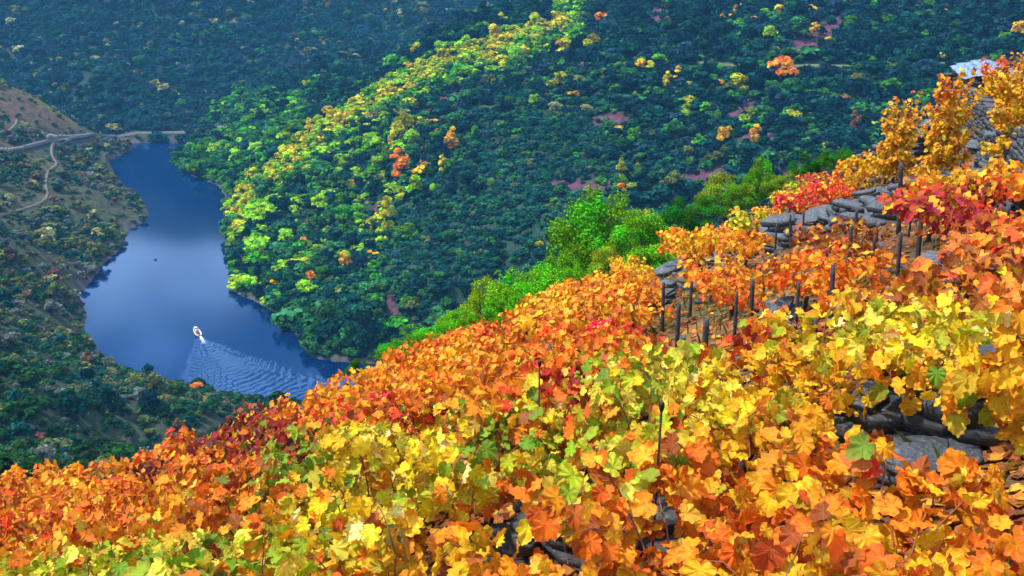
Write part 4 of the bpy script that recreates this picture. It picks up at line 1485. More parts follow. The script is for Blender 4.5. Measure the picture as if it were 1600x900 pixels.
def slab_arrays(rng, L, W_, H):
    """an angular split slab of schist"""
    k = int(rng.integers(5, 8))
    ang = np.sort(rng.uniform(0, 6.28, k)) * .3 + np.linspace(0, 6.28, k, endpoint=False) * .7
    r = rng.uniform(.72, 1.2, k)
    px, py = np.cos(ang) * r * L / 2, np.sin(ang) * r * W_ / 2
    V = []
    for zz, f in ((-.5, .93), (.36, 1.0), (.5, .955)):
        jit = f * (1 + rng.normal(0, .025, k))
        V.append(np.stack([px * jit, py * jit, np.full(k, zz * H)], 1))
    V[1][:, 2] += rng.normal(0, .04 * H, k)
    V = np.concatenate(V + [np.array([[0, 0, .5 * H + rng.normal(0, .02 * H)], [0, 0, -.5 * H]])])
    F4 = []; F3 = []
    for l in range(2):
        for i in range(k):
            j = (i + 1) % k
            F4.append((l * k + i, l * k + j, (l + 1) * k + j, (l + 1) * k + i))
    for i in range(k):
        j = (i + 1) % k
        F3.append((2 * k + i, 2 * k + j, 3 * k)); F3.append((j, i, 3 * k + 1))
    return V, np.array(F3), np.array(F4)


def layered_rock(rng):
    """a block of schist split into thin uneven plates"""
    its = []
    z = -.14
    n = int(rng.integers(3, 6))
    W_ = rng.uniform(.55, .8)
    for i in range(n):
        h = rng.uniform(.05, .12)
        v, a, b = slab_arrays(rng, rng.uniform(.75, 1.0) * (1 - .04 * i), W_ * rng.uniform(.8, 1.0), h)
        v = v @ rotm(rng.normal(0, .03), rng.normal(0, .03), rng.uniform(-.3, .3)).T
        its.append((v + np.array([rng.normal(0, .05), rng.normal(0, .04), z + h / 2]), a, b))
        z += h * .93
    return its


def mesh_from(name, items, mats, smooth=False):
    V = []; f3 = []; f4 = []; n = 0
    for v, a, b in items:
        V.append(v); f3.append(a + n); f4.append(b + n); n += len(v)
    return np_mesh(name, np.concatenate(V), [np.concatenate(f3), np.concatenate(f4)], mats, smooth)


rr_ = np.random.default_rng(55)
SLAB_FORMS = [mesh_from('slab_form', layered_rock(rr_), [SCHIST]) for _ in range(9)]

# rocks one can single out: image centre, width and label
ROCKS = [
    (1215, 876, .72, 'broad blue-grey schist slab under the vine stem at the bottom edge', 0), (1160, 888, .5, 'pale blue-grey slab end left of the broad bottom slab', 0),
    (1265, 862, .42, 'blue-grey slab just right of the dark vine stem at the bottom', 0), (1440, 742, .75, 'streaked blue-grey slab below the dark stony hollow at the right', .1), (1395, 752, .5, 'pale wet-looking slab left of the streaked slab under the hollow', 0),
    (1490, 725, .5, 'blue slab half under orange leaves right of the hollow', .2), (1350, 700, .6, 'dark rock in the left mouth of the stony hollow', .3), (1400, 672, .6, 'black shaded rock at the back of the stony hollow', .4),
    (1440, 655, .5, 'dark grey rock at the top of the stony hollow', .3), (1330, 725, .4, 'mossy dark rock at the lower left of the stony hollow', .2), (1470, 690, .5, 'grey rock at the right mouth of the stony hollow', .2),
    (845, 800, .45, 'small blue-grey rock above the black gap at bottom centre', .2), (860, 835, .5, 'smooth pale rock beside the black gap at bottom centre', .1), (940, 855, .75, 'big grey lump of rock right of the black gap at the bottom', .3),
    (905, 860, .4, 'dark rock sunk in the black gap at the bottom', .1), (770, 870, .4, 'bluish rock low between yellow vines left of the black gap', .1), (395, 800, .6, 'upright blue-grey rock seen between yellow vines at the lower left', .8),
    (365, 765, .4, 'small blue rock above the upright rock at the lower left', .3), (420, 835, .4, 'blue rock at the foot of the yellow vines at the lower left', .5), (1095, 790, .4, 'grey rock glimpsed under the lime vine right of centre', .2),
    (1055, 428, 1.3, 'flat pale slab jutting from the slope left of the mid-slope posts', 0), (1095, 452, .8, 'grey slab stepped below the flat pale slab in mid slope', .1), (1018, 452, .7, 'small slab left of the flat pale slab in mid slope', .1),
    (1010, 488, .9, 'grey slab among orange vines at the left of mid slope', .1), (1035, 470, .6, 'grey block between two posts in mid slope', .2), (1140, 396, .9, 'rounded grey rock right above the mid-slope slabs', .3), (1120, 412, .6, 'slab wedged under the rounded grey rock', .1),
    (1215, 372, 1.2, 'dark-edged ledge slab with red vines above it', 0), (1250, 360, 1.1, 'pale ledge slab in the middle of the long ledge', 0), (1290, 347, 1.1, 'wide slab at the right end of the long ledge', .05), (1190, 385, .6, 'small rock at the left end of the long ledge', .2),
    (1285, 328, .7, 'round grey boulder above the long ledge', .5), (1315, 330, .6, 'grey boulder right of the round one above the ledge', .5), (1345, 318, .9, 'flat slab stacked below the golden vine', .1), (1370, 305, .8, 'grey slab beside the golden vine base', .1), (1340, 300, .6, 'small slab topmost of the stack beside the golden vine', .1),
    (1380, 350, 1.0, 'mossy pale rock with red leaves to its right', .2), (1395, 335, .6, 'small pale rock above the mossy one', .2), (1465, 340, .6, 'grey rock between two tall posts at the upper right', .2),
    (1475, 470, 1.0, 'long flat rock among rusty vines at the right', 0), (1440, 442, .6, 'grey rock under rusty vines right of the posts', .2), (1220, 505, .9, 'mossy dark rock above the near yellow row', .3), (1205, 525, .5, 'small dark rock below the mossy one', .2),
    (850, 555, .6, 'small pale rock beside the two short posts', .2), (1560, 520, .6, 'grey rock behind the yellow row at the right edge', .2), (1430, 480, .5, 'half-hidden rock left of the long flat one', .2), (1495, 285, 1.2, 'broad pale step slab below the leaf-covered terrace', 0),
    (1560, 270, 1.1, 'blue-grey slab with red leaves lying on it at the right terraces', 0), (1530, 235, .9, 'pale slab on the stone steps under the ruined wall', 0), (1590, 300, .9, 'grey slab at the right edge of the terraces', .05), (1440, 312, 1.1, 'long slab at the foot of the terrace wall', 0),
    (1505, 305, 1.0, 'dark slab right below the broad step slab', 0), (1590, 250, .8, 'slab at the right edge above the red-leaved one', 0), (1545, 255, .7, 'small slab beside the post on the terraces', 0), (1400, 300, .8, 'grey slab under the golden vine at the left of the terrace wall', 0),
]


def build_rocks():
    rng = np.random.default_rng(88)
    hp, ok, t = ground_hits([(a, b) for a, b, *_ in ROCKS], 2.2, 70)
    for (px, py, wm, lab, tilt), p, tt in zip(ROCKS, hp, t):
        o = obj('rock_slab', SLAB_FORMS[int(rng.integers(9))])
        s = wm * rng.uniform(.92, 1.1)
        o.location = (p[0], p[1], p[2] + .09 * s)
        o.scale = (s, s * rng.uniform(.8, 1.1), s * rng.uniform(.9, 1.4) * (1.3 if tilt > .25 else 1))
        o.rotation_euler = (rng.normal(0, .12) + tilt * .6, rng.normal(0, .12) - .18, rng.uniform(-.5, .5))
        tag(o, lab, 'rock')
    # small stones and rubble in the gaps: nobody could count them
    items = []
    x = rng.uniform(-14, 26, 5200); y = rng.uniform(1.5, 38, 5200)
    z = near_h(x, y)
    px, py, dep = project(x, y, z)
    g = in_gap(px, py, 1.6)
    keep = (line_sd(x, y, BREAK) < 0) & (g | (rng.random(len(x)) < .14) | ((px > 1290) & (py < 330) & (rng.random(len(x)) < .7)))
    for xx, yy, zz in zip(x[keep], y[keep], z[keep]):
        L = rng.lognormal(math.log(.12), .5)
        v, a, b = slab_arrays(rng, L, L * rng.uniform(.5, .9), L * rng.uniform(.2, .5))
        v = v @ rotm(rng.normal(0, .3), rng.normal(0, .3), rng.uniform(0, 6.28)).T + np.array([xx, yy, zz + .03])
        items.append((v, a, b))
    tag(obj('stone_rubble', mesh_from('stone_rubble', items, [SCHIST])), kind='stuff')
    print('rubble', len(items))


build_rocks()


def wall_mesh(rng, p0, p1, h, thick=.4, mats=None, hs=None, batter=.08):
    """dry-stone wall between two ground points, in the wall's own frame (x along, z up)"""
    L = math.hypot(p1[0] - p0[0], p1[1] - p0[1])
    dz = p1[2] - p0[2]
    items = []
    z = -.1
    while z < h:
        ch = rng.uniform(.05, .13)
        x = rng.uniform(-.3, 0)
        while x < L:
            w_ = rng.uniform(.18, .62)
            top = h if hs is None else h * float(np.interp((x + w_ / 2) / L, np.linspace(0, 1, len(hs)), hs))
            if z + ch * .6 < top:
                v, a, b = slab_arrays(rng, w_ * 1.08, thick * rng.uniform(.85, 1.15), ch * 1.05)
                # squarer faces than a loose slab
                v[:, 0] = np.sign(v[:, 0]) * np.minimum(np.abs(v[:, 0]) * 1.25, w_ * .52)
                v[:, 1] = np.sign(v[:, 1]) * np.minimum(np.abs(v[:, 1]) * 1.25, thick * .52)
                v = v @ rotm(rng.normal(0, .04), rng.normal(0, .04), rng.normal(0, .04)).T
                v = v + np.array([x + w_ / 2, -rng.uniform(0, .05) + batter * z, z + ch / 2 + dz * (x + w_ / 2) / L])
                items.append((v, a, b))
            x += w_
        z += ch
    return items, L


def build_walls():
    rng = np.random.default_rng(99)
    spec = [  # image ends of the wall's foot, height (m), label, height profile
        ((1385, 332), (1600, 328), .75, 'long low dry-stone terrace wall under the stone steps', [.7, 1, 1, .9, 1, .8, 1]),
        ((1280, 352), (1372, 338), .5, 'short tumbled dry-stone wall left of the long terrace wall', [.4, 1, .7, .9]),
        ((1535, 262), (1620, 272), 1.0, 'dry-stone retaining wall at the right edge of the terraces', [.8, 1, 1, 1]),
        ((1500, 205), (1560, 246), 1.5, 'ruined dark rubble wall stepping down below the stone hut', [1.0, .95, .8, .5]),
        ((1418, 262), (1458, 232), 1.1, 'pale slab-topped wall between the two tall golden vines', [.5, .9, 1, 1]),
        ((1318, 282), (1372, 258), .75, 'leaning grey wall end left of the tall golden vines', [.3, .8, 1]),
        ((1000, 470), (1120, 440), .35, 'low tumbled wall under the flat pale slab in mid slope', [.6, 1, .6, .9]),
        ((1165, 405), (1320, 362), .4, 'low stone ledge wall below the red vines in mid slope', [.8, .6, 1, .8, 1]),
        ((1320, 725), (1500, 705), .55, 'dark dry-stone wall at the back of the hollow at the right', [.8, 1, .9, 1]),
        ((780, 880), (1010, 868), .35, 'dark dry-stone wall foot in the black gap at the bottom', [.6, 1, .8, 1]),
    ]
    for a, b, h, lab, prof in spec:
        hp, ok, t = ground_hits([a, b], 2.2, 70)
        p0, p1 = hp
        d = p1 - p0
        items, L = wall_mesh(rng, p0, p1, h, .38, None, prof)
        o = obj('dry_stone_wall', mesh_from('dry_stone_wall', items, [SCHIST_D if 'dark' in lab else SCHIST]), None, tuple(p0))
        o.rotation_euler = (0, 0, math.atan2(d[1], d[0]))
        tag(o, lab, 'wall')


build_walls()


# ------------------------------------------------------------------ stone hut at the top right
def build_hut():
    rng = np.random.default_rng(111)
    t = 37.0
    cx, cyy, cz = P(1562, 112, t)      # roof ridge end nearest the camera
    gz = float(near_h(np.array([cx]), np.array([cyy]))[0])
    root = empty('stone_hut', (cx, cyy, gz), R(-14))
    H = cz - gz                      # ridge height above the ground
    W_, D = 1.9, 2.6                 # width and depth
    wallh = max(1.0, H - .32)
    T_ = .32
    def wall(name, p0, p1, h, openings=None, gable=False):
        L = math.hypot(p1[0] - p0[0], p1[1] - p0[1])
        its, _ = wall_mesh(rng, (0, 0, 0), (L, 0, 0), h, T_, None, [1, 1], 0)
        o = obj(name, mesh_from('hut_wall', its, [SCHIST_D]), root)
        o.location = (p0[0], p0[1], 0); o.rotation_euler = (0, 0, math.atan2(p1[1] - p0[1], p1[0] - p0[0]))
        return o
    wall('wall', (-W_ / 2, D), (-W_ / 2, 0), wallh)
    wall('wall', (W_ / 2, 0), (W_ / 2, D), wallh)
    wall('wall', (W_ / 2, D), (-W_ / 2, D), wallh)
    # front: two short returns beside a dark doorway, a timber lintel above
    wall('wall', (-W_ / 2, 0), (-W_ / 2 + .42, 0), wallh)
    wall('wall', (W_ / 2 - .42, 0), (W_ / 2, 0), wallh)
    b = MB(); b.box((0, 0, wallh - .06), (W_ - .7, .3, .12)); b.build('lintel', BARK, root)
    b = MB(); b.box((-.02, .12, (wallh - .12) / 2), (W_ - .86, .05, wallh - .14))
    door = b.build('door', simple_mat('weathered_dark_timber', (.035, .028, .025), .9, .3, 12), root)
    b = MB(); b.tube([(.34, .07, wallh * .45), (.34, .03, wallh * .48), (.34, .07, wallh * .51)], .012, 5); b.build('handle', simple_mat('rusty_iron', (.10, .05, .03), .6), door)
    # gable roof of pale blue slates, ridge running away from the camera
    slate = simple_mat('pale_blue_slate', (.16, .27, .46), .5, .3, 6, .4, .01, .4)
    for sgn in (-1, 1):
        its = []
        ov = .28
        half = W_ / 2 + ov
        drop = .42 if sgn > 0 else .34
        nrow, ncol = 5, 9
        for i in range(nrow):
            for j in range(ncol):
                u0 = half * i / nrow
                wv = half / nrow * 1.35
                yy = -ov + (D + 2 * ov) * (j + .5 + (.5 if i % 2 else 0)) / ncol
                v, a, bb = slab_arrays(rng, wv, (D + 2 * ov) / ncol * 1.2, .035)
                v[:, 0] = np.sign(v[:, 0]) * np.minimum(np.abs(v[:, 0]) * 1.4, wv * .5)
                v[:, 1] = np.sign(v[:, 1]) * np.minimum(np.abs(v[:, 1]) * 1.4, .19)
                xx = u0 + wv * .45
                ang = math.atan2(drop, half)
                v = v @ rotm(0, ang - .06, rng.normal(0, .03)).T
                v = v + np.array([xx, yy, wallh + .34 - drop * xx / half + rng.uniform(0, .012) + .014])
                if sgn < 0:
                    v[:, 0] *= -1; a = a[:, ::-1]; bb = bb[:, ::-1]
                its.append((v, a, bb))
        obj('roof_slope', mesh_from('slate_roof_slope', its, [slate]), root)
    b = MB(); b.tube([(0, -.3, wallh + .30), (0, D + .3, wallh + .30)], .05, 6); b.build('ridge_beam', BARK, root)
    for yy in (0.02, D - .02):
        b = MB()
        b.add([(-W_ / 2, yy - .1, wallh), (W_ / 2, yy - .1, wallh), (0, yy - .1, wallh + .3), (-W_ / 2, yy + .1, wallh), (W_ / 2, yy + .1, wallh), (0, yy + .1, wallh + .3)],
              [(0, 1, 2), (3, 5, 4), (0, 3, 4, 1), (1, 4, 5, 2), (2, 5, 3, 0)])
        b.build('gable', SCHIST_D, root)
    tag(root, 'small ruined stone hut with pale blue slate roof behind red and golden vines', 'stone hut')


build_hut()

# ------------------------------------------------------------------ posts and stakes
POSTS = [  # x, y of top, y of the lowest visible point, diameter, x of the foot, label
    (823, 512, 556, .085, 825, 'taller dark post of the pair left of centre in mid slope'), (842, 540, 578, .12, 841, 'short stout post with a pale top right of the taller dark post'),
    (1036, 446, 496, .075, 1037, 'grey post just left of the flat pale slab in mid slope'), (1060, 477, 520, .085, 1060, 'leaning post below the flat pale slab'),
    (1080, 446, 474, .07, 1080, 'short post standing against the flat pale slab'), (1175, 441, 486, .085, 1177, 'dark post in the middle of the orange slope right of the slab'),
    (1195, 411, 441, .07, 1195, 'short post above and right of the dark orange-slope post'), (1210, 396, 434, .085, 1216, 'leaning black post below the long stone ledge'),
    (1302, 422, 480, .08, 1304, 'tall grey post straight above the near yellow row'), (1330, 360, 412, .085, 1332, 'thick black post below the mossy pale rock'),
    (1336, 330, 376, .075, 1338, 'grey post just behind the thick black post'), (1438, 342, 397, .09, 1438, 'black post amid red vines at the upper right'),
    (1407, 370, 405, .075, 1408, 'short post left of the black post amid red vines'), (1545, 343, 386, .07, 1541, 'slightly leaning post left of the rightmost tall post'),
    (1572, 324, 398, .08, 1573, 'rightmost tall grey post at the edge of the photo'), (1406, 262, 346, .12, 1409, 'thick brown post standing before the terrace wall'),
    (1501, 255, 308, .085, 1492, 'slanting post below the ruined rubble wall'), (1234, 339, 371, .07, 1238, 'thin leaning post above the long ledge'),
    (1255, 332, 354, .06, 1257, 'small post right of the thin leaning one above the ledge'), (1103, 504, 552, .10, 1103, 'grey post in the crimson vine'),
    (989, 490, 512, .07, 989, 'small post left of the leaning post in mid slope'), (1270, 540, 560, .06, 1270, 'stub of a post behind the near yellow row'),
    (1466, 430, 452, .06, 1466, 'short grey post among rusty vines at the right'), (1577, 240, 300, .05, 1577, 'thin grey stake by the slabs at the right edge'),
    (1548, 248, 275, .04, 1548, 'thin stake beside the red-leaved slab'), (1508, 350, 378, .06, 1509, 'short dark post among crimson vines at the upper right'),
    (1424, 315, 350, .05, 1424, 'thin post just right of the thick brown post'), (1213, 352, 378, .06, 1213, 'dark stub at the left end of the long ledge'),
    (1290, 398, 430, .06, 1291, 'grey stake below the right end of the long ledge'), (1365, 378, 408, .06, 1364, 'stake left of the short post near the black post'),
    (1478, 385, 420, .06, 1479, 'stake right of the black post amid red vines'), (1600, 395, 430, .06, 1596, 'stake cut by the right edge below the rightmost tall post'),
    (1150, 470, 500, .06, 1151, 'dark stake left of the post in the orange slope'), (1246, 455, 488, .06, 1247, 'stake left of the tall grey post above the yellow row'),
    (1385, 440, 470, .06, 1386, 'stake in rusty vines above the near yellow row'), (1530, 430, 458, .06, 1530, 'stake in rusty vines near the right edge')]


def build_posts():
    rng = np.random.default_rng(17)
    wood = simple_mat('weathered_post', (.05, .05, .062), .85, .6, 9, .9, .01, .2)
    data = [p for p in POSTS if p[5]]
    hp, ok, t = ground_hits([(p[4], p[2]) for p in data], 3, 70, lift=.25)
    for p, g, tt in zip(data, hp, t):
        g = np.array(g)
        a, b, c = ray(p[0], p[1])
        # the top lies on the sight line of the post's head, at the depth of its foot
        dist = g[1] / b
        top = np.array([a * dist, b * dist, CAM_H + c * dist])
        hgt = max(.6, top[2] - g[2]) * 1.06
        mb = MB()
        lean = (top[0] - g[0]) * .9
        n = 7
        pts = [(lean * s * .95, 0, -.25 + (hgt + .25) * s) for s in (0, .3, .6, .9, 1)]
        r = max(.024, p[3] * .38)
        mb.tube(pts, [r * 1.1, r * rng.uniform(.95, 1.1), r * rng.uniform(.9, 1.05), r * .92, r * .78], n)
        o = mb.build('post', wood, None, False, tuple(g))
        o.rotation_euler = (rng.normal(0, .03), 0, 0)
        tag(o, p[5], 'post')
    # two slim capped irrigation rods in the near rows
    cap = simple_mat('black_plastic', (.012, .012, .014), .5, .2, 20)
    for px, py, dd, ln, lab in ((843, 567, 7.0, 1.25, 'slim black rod with a round cap below the two short posts'), (1034, 634, 4.7, 1.3, 'slim black rod with a cap in the lime green vine right of centre')):
        x, y, z = P(px, py, dd)
        root = empty('irrigation_rod', (x, y, z - ln))
        mb = MB(); mb.tube([(0, 0, -.5), (0, 0, ln - .02)], .006, 8); mb.build('rod', cap, root, True)
        mb = MB(); mb.tube([(0, 0, ln - .03), (0, 0, ln - .01), (0, 0, ln + .015), (0, 0, ln + .02)], [.008, .014, .013, .007], 10); mb.build('cap', cap, root, True)
        tag(root, lab, 'garden rod')


build_posts()

# ------------------------------------------------------------------ trees growing just past the vineyard's edge
ET = [  # centre x, y, width px, height px (visible), depth, colour, label
    (935, 340, 150, 110, 50, (.10, .36, .010), 'largest bright green tree rising above the orange slope at centre'),
    (1010, 372, 130, 74, 46, (.13, .40, .010), 'broad light green tree right of the largest one at the slope edge'),
    (1062, 334, 74, 50, 55, (.03, .15, .010), 'dark green tree behind the broad light green one'),
    (830, 440, 120, 66, 44, (.12, .42, .010), 'wide bright green tree left of and below the largest tree'),
    (752, 466, 86, 74, 42, (.24, .45, .012), 'yellow-green tree at the left end of the bright tree clump'),
    (880, 415, 80, 60, 48, (.12, .33, .012), 'green tree between the largest and the wide bright green tree'),
    (682, 522, 80, 36, 36, (.10, .38, .010), 'low green tree peeping over the vines left of the clump'),
    (620, 545, 70, 26, 33, (.07, .30, .010), 'lowest green bush over the vines beside the river bank'),
    (1185, 268, 56, 52, 64, (.10, .34, .010), 'round green tree at the slope edge right of centre'),
    (1135, 290, 84, 40, 62, (.20, .30, .02), 'olive green spreading tree left of the round green one'),
    (1262, 258, 56, 40, 62, (.03, .13, .010), 'dark green tree right of the round green one'),
    (1310, 242, 60, 26, 60, (.04, .16, .010), 'dark low tree behind the golden vines at the upper right'),
    (950, 405, 60, 44, 46, (.28, .40, .02), 'small yellow-green tree at the foot of the largest tree'),
    (560, 572, 40, 18, 30, (.03, .12, .010), 'small dark bush where the vines meet the rocky river bank'),
    (1100, 318, 60, 30, 58, (.05, .2, .012), 'green bush between the dark tree and the olive green one'),
    (715, 500, 70, 44, 40, (.14, .38, .010), 'light green bush below the yellow-green tree at the clump end'), (655, 536, 60, 34, 35, (.09, .30, .010), 'small green bush between the two low ones over the vines'),
    (795, 474, 80, 44, 41, (.11, .36, .010), 'green bush under the wide bright green tree'), (865, 452, 60, 50, 44, (.20, .44, .010), 'lime green bush right of the wide bright green tree'),
    (905, 425, 60, 44, 46, (.13, .36, .010), 'green bush under the largest tree at its left'), (1160, 300, 60, 30, 60, (.10, .26, .012), 'olive bush under the round green tree'), (1225, 284, 60, 30, 60, (.16, .28, .015), 'yellowish bush right of the round green tree'),
    (1010, 405, 90, 40, 45, (.10, .34, .010), 'green bush under the broad light green tree'), (1060, 375, 60, 40, 50, (.14, .36, .010), 'light green bush under the dark green tree')]


def edge_trees():
    rng = np.random.default_rng(5)
    forms = []
    for k in range(4):
        lobes = []
        r_ = np.random.default_rng(300 + k)
        # many small lobes: a lumpy crown about 1 wide, 1 high, base at z = 0
        nl = 46
        for i in range(nl):
            a = r_.uniform(0, 6.28); r = .43 * math.sqrt(r_.random())
            z = .08 + .80 * math.sqrt(max(0, 1 - (r / .47) ** 2)) * (r_.random() ** .6)
            lobes.append((r * math.cos(a), r * math.sin(a), z, r_.uniform(.07, .15)))
        L = np.array(lobes)
        nf = 11000
        pr = L[:, 3] ** 2; pr /= pr.sum()
        kk = r_.choice(nl, nf, p=pr)
        d = r_.normal(size=(nf, 3)); d[:, 2] += .25; d /= np.linalg.norm(d, axis=1, keepdims=True)
        c = L[kk, :3] + d * (L[kk, 3] * r_.uniform(.5, 1.1, nf))[:, None]
        M = rand_rot(nf, r_, d + r_.normal(size=(nf, 3)) * .45 + np.array([0, 0, .3]))
        q = np.array([(-.5, 0, 0), (0, -.35, .08), (.55, 0, -.04), (0, .35, .08)])
        s = .026 * r_.uniform(.6, 1.4, nf)
        V = (np.einsum('nij,kj->nki', M, q) * s[:, None, None] + c[:, None]).reshape(-1, 3)
        F = np.arange(nf * 4).reshape(-1, 4)
        at = np.stack([np.repeat(r_.random(nf), 4), np.repeat(r_.random(nl)[kk], 4), V[:, 2]], 1)
        me = np_mesh('edge_tree_crown', V, F, [FOL_OBJ], False, {'clump': ('FLOAT_VECTOR', 'POINT', at)})
        b = MB()
        b.tube([(0, 0, -.4), (.01, 0, .1), (0, .01, .35)], [.05, .035, .022], 7)
        for i in range(7):
            l = L[r_.integers(nl)]
            b.tube([(0, 0, .15), (l[0] * .5, l[1] * .5, .15 + (l[2] - .15) * .6), (l[0], l[1], l[2])], [.018, .012, .005], 5)
        tm = np_mesh('edge_tree_trunk', np.concatenate(b.V), [np.array(b.F3), np.array(b.F4)], [BARK], True)
        forms.append((me, tm))
    for i, (px, py, wpx, hpx, dep, colr, lab) in enumerate(ET):
        x, y, z = P(px, py, dep)
        g = float(height(np.array([x]), np.array([y]))[0])
        wm = wpx / FOC * dep
        top = z + hpx / FOC * dep * .55
        hm = hpx / FOC * dep * 1.7
        base = top - hm * .95
        root = empty('broadleaf_tree', (x, y, min(base, g + 12)), rng.uniform(0, 6.28))
        root.location.z = base
        c = obj('crown', forms[i % 4][0], root); c.color = colr + (1,)
        c.scale = (wm * 1.12, wm * 1.12, hm)
        t = obj('trunk', forms[i % 4][1], root)
        t.scale = (wm, wm, hm)
        # the stem reaches down to the ground of the steep slope
        if base - .3 * hm > g:
            b = MB(); b.tube([(0, 0, (g - base) - .3), (0, 0, -.2 * hm)], [.05 * wm, .045 * wm], 7)
            b.build('lower_trunk', BARK, root)
        tag(root, lab, 'tree')


edge_trees()

